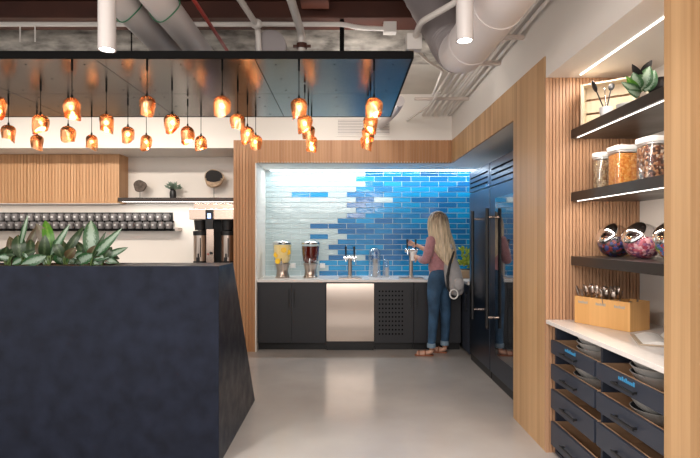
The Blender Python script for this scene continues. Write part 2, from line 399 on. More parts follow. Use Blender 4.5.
# ------------------------------------------------------------------ tiled backsplash
PX = .01430; XL = -1.135
starts = {0: 0, 1: 0, 2: 0, 3: 0, 4: -1, 5: 0, 6: -1, 7: 0, 8: -1, 9: -1, 10: -3, 11: -1, 12: -1, 13: -1, 14: -2, 15: -1, 16: -2, 17: -2, 18: -2, 19: -2}
extra = {(4, -4), (4, -3), (12, -3)}; light = {(5, 1), (16, -1)}
dark = {(5, 4), (6, 4), (7, 4), (12, 1), (12, 2), (14, 1), (13, 2), (15, 2), (16, 1), (10, -3), (10, -2), (8, 3), (9, 1), (11, 5), (2, 5), (3, 5), (17, 5)}
mb = MB(); mb.box(XL, 2.14, 7.142, 7.149, .92, 2.42, 4)
pw = 18.36*PX; rp = 5.235*PX
for r in range(20):
    z1 = CZ+(VY-171.5)*PX-r*rp; z0 = z1-rp+.008
    base = (365.3 if r % 2 == 0 else 356.1)
    for k in range(-7, 10):
        x0 = (base+18.36*k-VX)*PX; x1 = x0+pw-.008
        x0 = max(x0, XL+.001); x1 = min(x1, 2.135)
        if x1-x0 < .02: continue
        blue = (k >= starts[r] or (r, k) in extra) and (r, k) not in light
        h = random.random()
        if not blue: mi = 0
        elif (r, k) in dark: mi = 3
        elif r in (3, 4) or r >= 17: mi = 1 if h < .8 else 2  # bounce from the counter is put into the bottom rows as brighter azure
        else: mi = 1 if h < .22 else (2 if h < .8 else 3)
        a, b_ = random.uniform(-.0012, .0012), random.uniform(-.0012, .0012)
        y = 7.136
        vs = [(x0, y+a, z0), (x1, y-a, z0), (x1, y-a+b_, z1), (x0, y+a+b_, z1), (x0, 7.143, z0), (x1, 7.143, z0), (x1, 7.143, z1), (x0, 7.143, z1)]
        mb.add(vs, [(0, 1, 2, 3), (0, 4, 5, 1), (1, 5, 6, 2), (2, 6, 7, 3), (3, 7, 4, 0)], mi)
mb.box(XL, 2.14, 7.138, 7.149, CZ+(VY-171.5)*PX, 2.42, 4)
struct('wall_back_tiles', mb, [M['tile_light'], M['tile_a'], M['tile_b'], M['tile_c'], M['grout']])
for (px, nm) in ((293, 'between the two drink dispensers'), (322.5, 'right of the dark red drink dispenser')):
    p = P(px, 265.6, 7.13); t = thing('power_outlet', (p.x, 7.13, p.z-.05), 'white square outlet plate on the tiles '+nm, 'outlet', 'outlets on the tiles')
    obj('cover_plate', MB().box(p.x-.037, p.x+.037, 7.126, 7.136, p.z-.035, p.z+.035), M['plasticw'], t, bevel=.003)
    obj('socket', MB().box(p.x-.012, p.x+.012, 7.124, 7.127, p.z-.02, p.z+.02), M['paper'], t)

# ------------------------------------------------------------------ LED strips
def led(name, b, mt, label, d=None):
    return tag(obj(name, MB().box(*b), mt), label, 'light')
led('led_strip', (-1.06, 1.95, 7.10, 7.112, 2.411, 2.419), M['ledc'], 'cool white linear light under the tiled niche ceiling')
led('led_strip', (1.570, 1.579, 2.16, 3.34, 2.551, 2.557), M['led'], 'warm linear light in the ceiling of the shelf niche')
def area(name, loc, sx, sy, rot, power, col):
    l = bpy.data.lights.new(name, 'AREA'); l.shape = 'RECTANGLE'; l.size = sx; l.size_y = sy; l.energy = power; l.color = col
    o = bpy.data.objects.new(name, l); COL.objects.link(o); o.location = loc; o.rotation_euler = rot; return o
area('niche_light', (.45, 6.97, 2.40), 3.0, .04, (0, 0, 0), 17, (.86, .95, 1))
area('shelf_niche_light', (1.60, 2.75, 2.54), .04, 1.1, (0, 0, 0), 7, (1, .9, .8))

# ------------------------------------------------------------------ canopy
CX0, CX1, CY0, CY1, CZB = -5.0, .44, 3.20, 4.77, 2.615
t = thing('steel_canopy', ((CX0+CX1)/2, (CY0+CY1)/2, CZB), 'large dark steel canopy slab hanging over the island', 'canopy')
mb = MB(); xs = [.44, -.58, -1.61, -2.64, -3.67, -4.70]; ys = [CY0+.012, 4.0, CY1-.012]
for i in range(5):
    for j in range(2):
        mb.box(xs[i+1]+.0025, xs[i]-(.012 if i == 0 else .0025), ys[j]+.0025, ys[j+1]-.0025, CZB, CZB+.006)
obj('underside_panels', mb, M['bsteel'], t)
mb = MB().box(CX0, CX1, CY0, CY0+.012, CZB-.002, CZB+.047).box(CX0, CX1, CY1-.012, CY1, CZB-.002, CZB+.047).box(CX1-.012, CX1, CY0+.012, CY1-.012, CZB-.002, CZB+.047).box(CX0, CX1-.012, CY0+.012, CY1-.012, CZB+.008, CZB+.045)
obj('edge_frame', mb, M['bedge'], t)
mb = MB()
for i in range(5):
    for x in (xs[i]-.12, xs[i]-.51, xs[i]-.9):
        for y in (3.32, 3.62, 3.9, 4.1, 4.38, 4.66): mb.cyl((x, y, CZB-.002), (x, y, CZB+.002), .006, n=8)
obj('rivets', mb, M['bedge'], t)
for x in (-.027, -1.9, -3.7):
    obj('hanger_rod', MB().cyl((x, 4.45, CZB+.04), (x, 4.45, 3.40), .021 if x > -1 else .006, n=12), M['bedge'], t)

# ------------------------------------------------------------------ pendants
def pendant_shade(seed):
    rnd = random.Random(seed); mb = MB(); n = 32; k = 14; vs = []
    ph = [rnd.uniform(0, 6.28) for _ in range(4)]
    for i in range(k+1):
        u = i/k
        for j in range(n):
            a = 2*PI*j/n
            bot = -.058-.022*math.cos(a+ph[0])-.008*math.sin(2*a+ph[1])
            if u < .5: q = u/.5*PI/2; r = .049*math.sin(q); z = .018+.048*math.cos(q)
            else: q = (u-.5)/.5; r = .049+.001*math.sin(q*PI)-.006*q; z = .018+(bot-.018)*q
            r *= 1.1+.09*math.sin(2*a+ph[2]+u*3)+.07*math.sin(3*a+ph[3]-u*5)*u
            r = max(r, .0006)
            vs.append((r*math.cos(a), r*math.sin(a), z))
    fs = [(i*n+j, (i+1)*n+j, (i+1)*n+(j+1) % n, i*n+(j+1) % n) for i in range(k) for j in range(n)]
    mb.add(vs, fs); return mb
shades = []
rows = [(3.26, 'front'), (3.73, 'second'), (4.10, 'third'), (4.48, 'rear')]
cols = [.19, -.30, -.80, -1.29, -1.78, -2.27, -2.76]
shade_me = {}
first = None
pl = bpy.data.lights.new('pendant_bulb_light', 'POINT'); pl.energy = .8; pl.color = (1, .66, .36); pl.shadow_soft_size = .018
for ri, (Y, rn) in enumerate(rows):
    vis = [x for x in cols if VX+x*F/Y > -12]; vis.sort()
    for x in cols:
        if x not in vis: continue
        pos = vis.index(x); n = len(vis)
        col = len(vis)-1-pos
        lab = ['small molten copper glass pendant lamp, rightmost hanging column, ', 'small molten copper glass pendant lamp, second hanging column from the right, ', 'small molten copper glass pendant lamp, third hanging column from the right, ', 'small molten copper glass pendant lamp, fourth hanging column from the right, ', 'small molten copper glass pendant lamp, fifth hanging column from the right, ', 'small molten copper glass pendant lamp, sixth hanging column from the right, ', 'small molten copper glass pendant lamp, seventh hanging column from the right, '][cols.index(x)]
        lab += {'front': 'nearest', 'second': 'second nearest', 'third': 'second farthest', 'rear': 'farthest'}[rn]
        zc = 2.318+random.uniform(-.008, .008)
        lab = lab.replace('small molten copper glass ', 'copper ').replace('hanging ', '')
        t = thing('pendant_lamp', (x, Y, zc), lab, 'pendant lamp', 'copper pendant lamps under the canopy', rz=random.uniform(0, 6.28))
        sd = (ri*7+cols.index(x)) % 6
        if sd not in shade_me:
            o = obj('lamp_shade', pendant_shade(sd), M['copper'], t, smooth=3.1, local=True)
            c = obj('cord', MB().cyl((0, 0, .064), (0, 0, CZB-zc), .0028, n=8).cyl((0, 0, CZB-zc-.06), (0, 0, CZB-zc), .007, n=8).cyl((0, 0, .058), (0, 0, .085), .010, .006, n=10), M['bedge'], t, local=True)
            b = obj('bulb', MB().sph((0, 0, 0), .017, 12), M['bulb'], t, smooth=3.1, local=True)
            shade_me[sd] = (o, c, b)
        else:
            for o in shade_me[sd]:
                q = o.copy(); COL.objects.link(q); q.parent = t
        lo = bpy.data.objects.new('pendant_bulb_light', pl); COL.objects.link(lo); lo.location = (x, Y, zc-.02)

# ------------------------------------------------------------------ downlights, ducts, pipes
for (x, zb, lab) in ((-1.19, 2.405, 'white cylinder downlight hanging at upper left in front of the white ducts'), (.598, 2.45, 'white cylinder downlight hanging at upper right beside the big duct')):
    t = thing('cylinder_downlight', (x, 2.5, zb), lab, 'downlight', 'cylinder downlights')
    obj('lamp_body', MB().lathe((x, 2.5, zb), [(.036, .012), (.036, .0), (.0425, 0), (.0425, .62), (.0, .62)], 32), M['lampw'], t, smooth=.6)
    obj('lamp_lens', MB().cyl((x, 2.5, zb+.004), (x, 2.5, zb+.010), .036, n=32), M['lamp'], t)
    obj('stem', MB().cyl((x, 2.5, zb+.62), (x, 2.5, 3.6), .01, n=10), M['lampw'], t)
    sl = bpy.data.lights.new('downlight_spot', 'SPOT'); sl.energy = 55; sl.spot_size = math.radians(75); sl.spot_blend = .6; sl.color = (1, .93, .85); sl.shadow_soft_size = .035
    o = bpy.data.objects.new('downlight_spot', sl); COL.objects.link(o); o.location = (x, 2.5, zb-.01)
def arc_pts(a, b, c, r=.1, n=6):
    a, b, c = Vector(a), Vector(b), Vector(c)
    p = b+(a-b).normalized()*r; q = b+(c-b).normalized()*r
    return [p*(1-u)**2+b*2*u*(1-u)+q*u*u for u in [i/n for i in range(n+1)]]
def pipe(name, pts, r, mt, label, cat='pipe', bend=.1, n=12, group=None):
    pp = [Vector(pts[0])]
    for i in range(1, len(pts)-1): pp += arc_pts(pts[i-1], pts[i], pts[i+1], bend)
    pp.append(Vector(pts[-1]))
    return tag(obj(name, MB().tube(pp, r, n), mt, smooth=.7), label, cat, group)
# big white duct with elbow
t = thing('air_duct', (.8, 3.1, 2.6), 'large white round air duct with an elbow beside the right downlight', 'air duct')
pa = [Vector((.87, 1.2, 2.75)), Vector((.84, 2.7, 2.75))]
pb = arc_pts((.84, 2.7, 2.75), (.82, 3.58, 2.75), (.66, 3.90, 3.28), .20, 8)
obj('duct_run', MB().tube(pa+pb[:5], .148, 32), M['duct'], t, smooth=.7)
pc = pb[4:]+[Vector((.66, 3.90, 3.28)), Vector((.59, 4.04, 3.50))]
ds = []; rr = []
for i in range(len(pc)-1):
    for k in range(6):
        ds.append(pc[i].lerp(pc[i+1], k/6)); rr.append(.150+(.004 if k % 3 == 0 else 0))
obj('spiral_duct_riser', MB().tube(ds+[pc[-1]], rr+[.15], 32), M['ductd'], t, smooth=.7)  # shade on the riser is put into this darker grey material
for q in (2.0, 2.72, 3.28):
    x = .87+(q-1.2)*(-.02) if q < 3 else .828
    obj('duct_joint_band', MB().cyl((x+.001, q, 2.75), (x-.002, q+.03, 2.75), .152, n=32), M['duct'], t, smooth=.7)
# two insulated ducts
for (x, lab, zz) in ((-1.45, 'white insulated duct disappearing behind the canopy, the left one of the pair', 3.0), (-1.2, 'white insulated duct disappearing behind the canopy, the right one of the pair', 3.0)):
    t = thing('insulated_duct', (x, 3.6, zz-.1), lab, 'air duct', 'pair of insulated ducts')
    obj('duct_run', MB().tube([(x, 1.0, zz), (x, 4.6, zz), (x, 4.99, zz)], .10, 28), M['duct'], t, smooth=.7)
    pp = []
    for i in range(25):
        a = 2*PI*i/24; pp.append((x+.108*math.cos(a), 3.30+.04*math.sin(a*2), zz+.108*math.sin(a)))
    obj('green_tie_wire', MB().tube(pp, .004, 6), M['green'], t, smooth=3.1)
pipe('sprinkler_pipe', [(-.995, 1.0, 3.0), (-.96, 4.99, 3.0)], .014, M['red'], 'thin red sprinkler pipe running back above the canopy')
pipe('conduit', [(-5.4, 4.3, 3.30), (-.02, 4.3, 3.30), (.12, 4.3, 3.27), (.33, 4.3, 3.26)], .020, M['pipe'], 'long white horizontal conduit crossing below the brown beam', bend=.05)
tag(obj('junction_box', MB().box(.33, .44, 4.26, 4.34, 3.22, 3.31), M['pipe'], bevel=.004), 'white junction box at the right end of the long conduit', 'junction box')
tag(obj('junction_box', MB().box(.47, .585, 3.80, 3.88, 2.90, 3.02), M['pipe'], bevel=.004), 'white junction box just right of the canopy corner', 'junction box')
pipe('conduit', [(-.80, 3.3, 3.2), (-.717, 4.12, 3.2), (-.70, 4.16, 2.68)], .024, M['pipe'], 'white bent conduit with a coupling dropping behind the canopy, left of centre', bend=.08)
tag(obj('pipe_coupling', MB().sph((-.72, 4.06, 3.2), .05, 14, sc=(1, .8, .8)), M['pipe'], smooth=3.1), 'round white coupling on the bent conduit left of centre', 'coupling')
t = thing('drain_pipe', (-.37, 4.0, 2.7), 'thick white pipe with a dark clamp at top centre', 'pipe')
obj('pipe_run', MB().tube([Vector((-.42, 3.0, 3.2))]+arc_pts((-.42, 3.0, 3.2), (-.37, 4.24, 3.2), (-.365, 4.25, 2.9), .1)+[Vector((-.365, 4.25, 2.665))], .032, 14), M['pipe'], t, smooth=.7)
obj('clamp', MB().cyl((-.367, 4.245, 3.07), (-.367, 4.245, 3.11), .045, n=14).box(-.44, -.29, 4.235, 4.255, 3.08, 3.10), M['brown'], t)
t = thing('round_duct', (-.62, 4.6, 3.1), 'short dark round duct behind the canopy edge', 'air duct')
obj('duct_run', MB().cyl((-.62, 4.15, 3.06), (-.62, 4.99, 3.06), .13, n=28), M['ductd'], t, smooth=.7)
pipe('conduit', [(.86, 3.0, 3.02), (.7226, 3.255, 3.0), (.54, 3.56, 3.0), (.535, 3.82, 3.0)], .022, M['pipe'], 'white conduit bending across the shaded spiral duct', bend=.06)
for i in range(6):
    x = 1.0+.066*i
    pipe('conduit', [(x, 1.3, 3.03), (x, 6.40, 3.03)], .0165, M['pipe'], '%s of six parallel white conduits along the right wall, counted from the wall' % ORD[5-i], group='parallel conduits along the right wall')
for (y, x0, lab) in ((5.53, .77, 'farthest'), (4.41, .95, 'middle'), (3.83, .95, 'nearest')):
    tag(obj('pipe_support', MB().box(x0, 1.370, y-.015, y+.015, 2.985, 3.0135), M['strut']), lab+' beige metal channel carrying the parallel conduits', 'pipe support', 'conduit supports')
pipe('conduit', [(.80, 6.40, 2.96), (.97, 5.75, 2.98), (.985, 5.2, 2.98)], .014, M['pipe'], 'thin white conduit bending away from the conduit bank near the rear wall', bend=.08)
pipe('conduit', [(.52, 3.85, 2.94), (.72, 4.35, 3.0), (.90, 4.6, 3.0), (.93, 5.3, 2.97)], .013, M['pipe'], 'thin white conduit from the junction box towards the conduit bank', bend=.05)
pipe('flexible_duct', [(.50, 4.6, 2.72), (.53, 5.2, 2.80), (.45, 6.38, 2.90)], .05, M['duct'], 'pale flexible hose beside the right edge of the canopy', bend=.3)
for px in (20, 35):
    x = (px-VX)*4.3/F
    tag(obj('hanger_rod', MB().cyl((x, 4.3, 3.15), (x, 4.3, 3.30), .006, n=8), M['pipe']), ('left' if px == 20 else 'right')+' one of two thin white rods hanging through the long conduit at upper left', 'rod', 'thin white rods')
# supply vent
t = thing('supply_vent', (.24, 6.40, 2.76), 'white slotted supply vent in the white wall above the oak header', 'vent')
obj('frame', MB().box(-.11, .59, 6.395, 6.41, 2.755, 2.785).box(-.11, .59, 6.395, 6.41, 2.97, 3.0).box(-.11, -.09, 6.395, 6.41, 2.785, 2.97).box(.57, .59, 6.395, 6.41, 2.785, 2.97), M['white'], t)
obj('backing', MB().box(-.09, .57, 6.406, 6.412, 2.785, 2.97), M['ductd'], t)
for i in range(9):
    z = 2.792+i*.020
    obj('louver_blade', MB().box(-.09, .57, 6.397, 6.405, z, z+.010), M['white'], t)

# ------------------------------------------------------------------ base cabinets in the tiled niche
def handle_v(x, z0, z1, y, parent):
    mb = MB().box(x-.006, x+.006, y-.030, y-.020, z0, z1).box(x-.005, x+.005, y-.022, y, z0+.02, z0+.03).box(x-.005, x+.005, y-.022, y, z1-.03, z1-.02)
    return obj('handle', mb, M['black'], parent)
YB = 6.47
def base_cab(x0, x1, doors, label, perf=False):
    t = thing('base_cabinet', ((x0+x1)/2, 6.8, 0), label, 'cabinet', 'charcoal base cabinets under the tiled wall')
    obj('cabinet_body', MB().box(x0, x1, YB, 7.13, .10, .888), M['navy'], t)
    obj('toe_kick', MB().box(x0, x1, YB+.07, 7.1, 0, .10), M['black'], t)
    for (a, b, hx) in doors:
        mb = MB().box(a+.002, b-.002, YB-.022, YB-.001, .105, .883)
        if perf:
            for i in range(8):
                for j in range(11):
                    mb.cyl((a+.06+i*.042, YB-.0235, .22+j*.055), (a+.06+i*.042, YB-.0215, .22+j*.055), .012, n=8, mi=1)
            perf = False
        d = obj('door', mb, [M['navy'], M['bedge']], t)
        if hx is not None: handle_v(hx, .56, .80, YB-.022, d)
    return t
base_cab(-1.132, -.25, [(-1.09, -.69, -.725), (-.69, -.25, -.655)], 'charcoal two-door base cabinet under the drink dispensers')
base_cab(.385, .885, [(.385, .885, .85)], 'charcoal base cabinet with a perforated door right of the steel appliance', perf=True)
base_cab(.89, 1.50, [(.89, 1.16, .93), (1.16, 1.49, None)], 'charcoal base cabinet behind the person\'s legs')
t = thing('base_cabinet', (1.83, 6.5, 0), 'blue-charcoal side cabinet between the fridge and the corner', 'cabinet')
obj('cabinet_body', MB().box(1.53, 2.14, 6.06, 7.13, .10, .888), M['navyd'], t)
obj('toe_kick', MB().box(1.58, 2.14, 6.06, 7.1, 0, .10), M['black'], t)
d = obj('door', MB().box(1.508, 1.529, 6.065, 6.44, .05, .883), M['navyd'], t, bevel=.0015)
obj('handle', MB().box(1.48, 1.49, 6.15, 6.162, .55, .80).box(1.488, 1.508, 6.151, 6.161, .57, .58).box(1.488, 1.508, 6.151, 6.161, .77, .78), M['black'], d)
# stainless undercounter appliance
t = thing('undercounter_appliance', (.065, 6.8, 0), 'stainless steel undercounter dishwasher in the middle of the base cabinets', 'dishwasher')
obj('appliance_body', MB().box(-.247, .382, YB, 7.12, .04, .885), M['black'], t)
mb = MB(); n = 24; vs = []; fs = []
for i in range(n+1):
    u = i/n; z = .125+u*.745; y = YB-.024-.016*math.sin(PI*u)-.006*math.sin(PI*u*3)
    vs += [(-.238, y, z), (.373, y, z), (-.238, YB-.001, z), (.373, YB-.001, z)]
for i in range(n):
    a = i*4; fs += [(a, a+1, a+5, a+4), (a+2, a+6, a+7, a+3), (a, a+4, a+6, a+2), (a+1, a+3, a+7, a+5)]
fs += [(0, 2, 3, 1), (n*4, n*4+1, n*4+3, n*4+2)]
mb.add(vs, fs); obj('door', mb, M['steel'], t, smooth=.5)
obj('toe_grille', MB().box(-.238, .373, YB+.03, YB+.05, .0, .12), M['black'], t)
# worktop
mb = MB().box(-1.134, 2.14, 6.43, 7.135, .889, .92).box(1.49, 2.14, 6.06, 6.43, .889, .92)
tag(obj('worktop', mb, M['quartz']), 'white stone worktop along the tiled wall', 'worktop')

# ------------------------------------------------------------------ drink dispensers
def dispenser(px, label, liquid, lemons):
    Y = 6.80; x = (px-VX)*Y/F; z0 = .92; s = 1.
    t = thing('drink_dispenser', (x, Y, z0), label, 'drink dispenser', 'drink dispensers')
    obj('base', MB().lathe((x, Y, z0), [(.095, 0), (.10, .01), (.085, .03), (.078, .09), (.088, .15), (.10, .185), (.10, .195), (0, .195)], 28), M['steel'], t, smooth=.6)
    obj('tank', MB().lathe((x, Y, z0), [(.08, .197), (.105, .23), (.118, .33), (.125, .46), (.122, .462)], 32), M['glass'], t, smooth=.6)
    lv = .445 if lemons else .425
    lq = obj('drink', MB().lathe((x, Y, z0), [(.0, .20), (.078, .20), (.101, .233), (.114, .33), (.119, lv), (0, lv)], 32), liquid, t, smooth=.6)
    obj('lid', MB().lathe((x, Y, z0), [(.127, .455), (.129, .475), (.11, .495), (.06, .512), (.0, .517)], 32), M['chrome'], t, smooth=.6)
    obj('tap', MB().cyl((x, Y-.08, z0+.215), (x, Y-.145, z0+.215), .012, n=12).cyl((x, Y-.14, z0+.23), (x, Y-.14, z0+.18), .011, n=12).box(x-.006, x+.006, Y-.15, Y-.13, z0+.23, z0+.265), M['chrome'], t, smooth=.6)
    if lemons:
        for (dx, dz) in ((.03, .375), (-.08, .31), (-.055, .225), (.085, .345)):
            rr = .036; yy = Y-math.sqrt(max(.0, .113**2-dx*dx))-.001
            obj('lemon_slice', MB().cyl((x+dx, yy-.004, z0+dz), (x+dx*.9, yy+.012, z0+dz), rr, n=20), M['lemon'], t)
dispenser(282.5, 'drink dispenser of yellow lemon water on the worktop', M['lemon_water'], True)
dispenser(310.5, 'drink dispenser of dark red drink on the worktop', M['redtea'], False)

# ------------------------------------------------------------------ tap towers
def tap_tower(px, label, topz):
    Y = 6.66; x = (px-VX)*Y/F
    t = thing('tap_tower', (x, Y, .92), label, 'tap', 'tap towers')
    obj('drip_tray', MB().box(x-.155, x+.155, Y-.10, Y+.10, .92, .935), M['steel'], t, bevel=.003)
    obj('column', MB().lathe((x, Y, .935), [(.035, 0), (.035, .01), (.026, .02), (.026, topz-.935-.03), (.0, topz-.935-.03)], 20), M['steel'], t, smooth=.6)
    obj('cross_head', MB().cyl((x-.085, Y, topz-.04), (x+.085, Y, topz-.04), .026, n=20), M['chrome'], t, smooth=.6)
    for s in (-1, 1):
        sp = obj('spout', MB().tube([(x+s*.055, Y-.02, topz-.04), (x+s*.055, Y-.09, topz-.045), (x+s*.055, Y-.095, topz-.09)], .009, 10), M['chrome'], t, smooth=.7)
        obj('tap_handle', MB().cyl((x+s*.055, Y-.04, topz-.02), (x+s*.055, Y-.05, topz+.11), .009, .014, n=12), M['black'], sp, smooth=.6)
    return x, Y
tap_tower(350, 'two-handled steel tap tower left of the glass domes', 1.235)
tapx, tapy = tap_tower(411, 'two-handled steel tap tower at the person\'s hands', 1.33)
# glass domes with stacked cups
def dome(px, r, h, ch, label):
    Y = 6.80; x = (px-VX)*Y/F
    t = thing('glass_dome', (x, Y, .92), label, 'glass dome', 'glass domes')
    obj('glass_cover', MB().lathe((x, Y, .922), [(r, 0), (r, h-r), (r*.93, h-r*.62), (r*.7, h-r*.28), (r*.35, h-r*.06), (.002, h)], 28), M['glassd'], t, smooth=3.1)
    obj('base_plate', MB().cyl((x, Y, .9195), (x, Y, .9255), r+.008, n=28), M['plasticw'], t)
    s = tag(obj('cup_stack', MB().lathe((x+.01, Y, .926), [(0, 0)]+sum([[(r*.36, ch*i/8), (r*.46, ch*(i+.8)/8), (r*.48, ch*(i+.9)/8)] for i in range(8)], [])+[(0, ch)], 20), M['strut'], smooth=.8), 'stack of small grey lids under the '+('tall' if h > .3 else 'small')+' glass dome', 'cup stack')
dome(374.5, .08, .41, .25, 'tall clear glass dome on the worktop')
dome(386, .045, .25, .13, 'small clear glass dome right of the tall one')

# planter at the fridge corner
t = thing('potted_plant', (1.76, 6.75, .92), 'yellow-green bushy plant in a tan box between person and fridge', 'potted plant')
obj('planter_box', MB().box(1.55, 2.0, 6.62, 6.88, .92, 1.03), M['terra'], t, bevel=.004)
obj('soil', MB().box(1.565, 1.985, 6.635, 6.865, 1.0, 1.035), M['soil'], t)
mb = MB(); rnd = random.Random(3)
for i in range(230):
    b = Vector((rnd.uniform(1.57, 1.98), rnd.uniform(6.65, 6.85), rnd.uniform(1.04, 1.30)))
    d = Vector((rnd.uniform(-1, 1), rnd.uniform(-1, .6), rnd.uniform(.2, 1.4))).normalized()*rnd.uniform(.05, .10)
    mb.leaf(b, b+d, .03, n=4)
obj('foliage', mb, M['leafy'], t)

# ------------------------------------------------------------------ fridges
def fridge(y0, y1, hy, glass, label):
    t = thing('refrigerator', (1.8, (y0+y1)/2, 0), label, 'refrigerator', 'built-in refrigerators')
    obj('fridge_body', MB().box(1.53, 2.14, y0, y1, .0, 2.245), M['black'], t)
    d = obj('door', MB().box(1.498, 1.528, y0+.006, y1-.006, .09, 1.985), M['fridge'], t, bevel=.002)
    obj('kick_plate', MB().box(1.515, 1.53, y0+.01, y1-.01, .0, .085), M['black'], t)
    g = obj('vent_grille', MB().box(1.498, 1.528, y0+.006, y1-.006, 1.995, 2.24), M['fridge'], t, bevel=.002)
    mb = MB()
    for i in range(3): mb.box(1.494, 1.5, y0+.08, y1-.06, 2.04+i*.055, 2.056+i*.055)
    obj('vent_slots', mb, M['bedge'], g)
    obj('badge', MB().box(1.495, 1.499, y0+.07, y0+.15, 2.012, 2.024), M['chrome'], g)
    if glass: obj('glass_panel', MB().box(1.493, 1.4985, y0+.10, y1-.19, .30, 1.86), M['fglass'], d)
    h = obj('handle', MB().cyl((1.43, hy, .55), (1.43, hy, 1.76), .017, n=16), M['black'], d, smooth=.6)
    for hz in (1.67, .66): obj('handle_bracket', MB().cyl((1.43, hy, hz), (1.50, hy, hz), .013, n=12), M['copperst'], h, smooth=.6)
fridge(5.175, 6.02, 5.60, False, 'dark steel built-in refrigerator, the farther one with a solid door')
fridge(4.10, 5.165, 5.03, True, 'dark steel built-in refrigerator, the nearer one with a glass door')

# ------------------------------------------------------------------ left wall unit
def wall_cab(x0, x1, label):
    t = thing('wall_cabinet', ((x0+x1)/2, 6.99, 1.937), label, 'cabinet', 'oak wall cabinets')
    obj('cabinet_body', MB().box(x0, x1, 6.88, 7.145, 1.937, 2.605), M['oakc'], t)
    mb = MB(); slats_x(mb, x0+.002, x1-.002, 6.855, 1.932, 2.605, .042, d=.008)
    obj('door', mb, M['oakc'], t)
wall_cab(-4.36, -3.12, 'slatted oak wall cabinet next to the open shelf, above the mug rack')
wall_cab(-5.43, -4.362, 'slatted oak wall cabinet at the far left edge')
t = thing('wall_shelf', (-2.28, 7.0, 1.955), 'long black shelf on the wall above the coffee brewer', 'shelf')
obj('shelf_board', MB().box(-3.118, -1.435, 6.87, 7.149, 1.96, 2.01), M['shelf'], t)
obj('light_strip', MB().box(-3.10, -1.45, 6.95, 6.958, 1.956, 1.960), M['led'], t)
area('shelf_light', (-2.28, 6.93, 1.95), 1.6, .03, (math.radians(0), 0, 0), 6, (1, .96, .90))
tag(obj('led_strip', MB().box(-5.4, -3.14, 6.98, 6.99, 1.931, 1.937), M['ledsoft']), 'linear light under the oak wall cabinets', 'light')
area('cabinet_light', (-4.2, 6.93, 1.925), 2.2, .03, (0, 0, 0), 5, (1, .93, .85))
struct('wall_cabinet_reveal', MB().box(-3.12, -3.10, 6.86, 7.149, 2.011, 2.609), M['oakc'])
# back counter
t = thing('back_counter', (-3.4, 6.85, 0), 'white-topped back counter behind the island', 'counter')
obj('cabinet_body', MB().box(-5.4, -1.44, 6.55, 7.14, .0, .888), M['navy'], t)
obj('counter_top', MB().box(-5.42, -1.435, 6.50, 7.149, .889, .92), M['quartz'], t)
# mug rack
RX = (170.8-VX)*7.05/F
t = thing('mug_rack', (-3.7, 7.09, 1.55), 'long black two-tier wall rack full of grey mugs', 'rack')
obj('back_panel', MB().box(-5.3, RX, 7.13, 7.1495, 1.57, 1.82), M['black'], t)
obj('lower_tier', MB().box(-5.3, RX+.12, 6.96, 7.13, 1.555, 1.585), M['bedge'], t)
obj('upper_tier', MB().box(-5.3, RX+.02, 7.06, 7.13, 1.675, 1.70), M['bedge'], t)
obj('end_bracket', MB().box(RX+.09, RX+.13, 6.955, 7.149, 1.555, 1.60), M['strut'], t)
p0 = thing('mug', (0, 0, 0), '', 'mug', '')
obj('mug_body', MB().lathe((0, 0, 0), [(0, 0), (.036, 0), (.039, .004), (.039, .10), (.036, .10), (.035, .008), (0, .008)], 20), M['mug'], p0, smooth=.6, local=True)
obj('mug_handle', MB().tube([(.036, -.005, .082), (.056, -.012, .078), (.062, -.015, .05), (.056, -.012, .024), (.036, -.005, .02)], .006, 8), M['mug'], p0, smooth=.8, local=True)
obj('printed_dot', MB().box(-.014, .012, -.0410, -.034, .042, .066), M['mugdot'], p0, local=True)
firstm = True
for row, (zz, yy, px0) in enumerate(((1.70, 7.095-.004, 167.3), (1.585, 7.02, 169.5))):
    for i in range(23):
        px = px0-7.52*i
        if px < -2: break
        x = (px-VX)*yy/F-.012
        lab = 'dark grey mug, %s from the right end, %s tier of the wall rack' % (ORD[i], 'upper' if row == 0 else 'lower')
        g = 'grey mugs on the wall rack'
        if firstm: m_ = p0; m_.location = (x, yy, zz); firstm = False
        else: m_ = dup(p0, None, (x, yy, zz))
        if row == 0: m_.location.y = 7.085
        m_['label'] = lab; m_['group'] = g; m_.rotation_euler = (0, 0, 0)
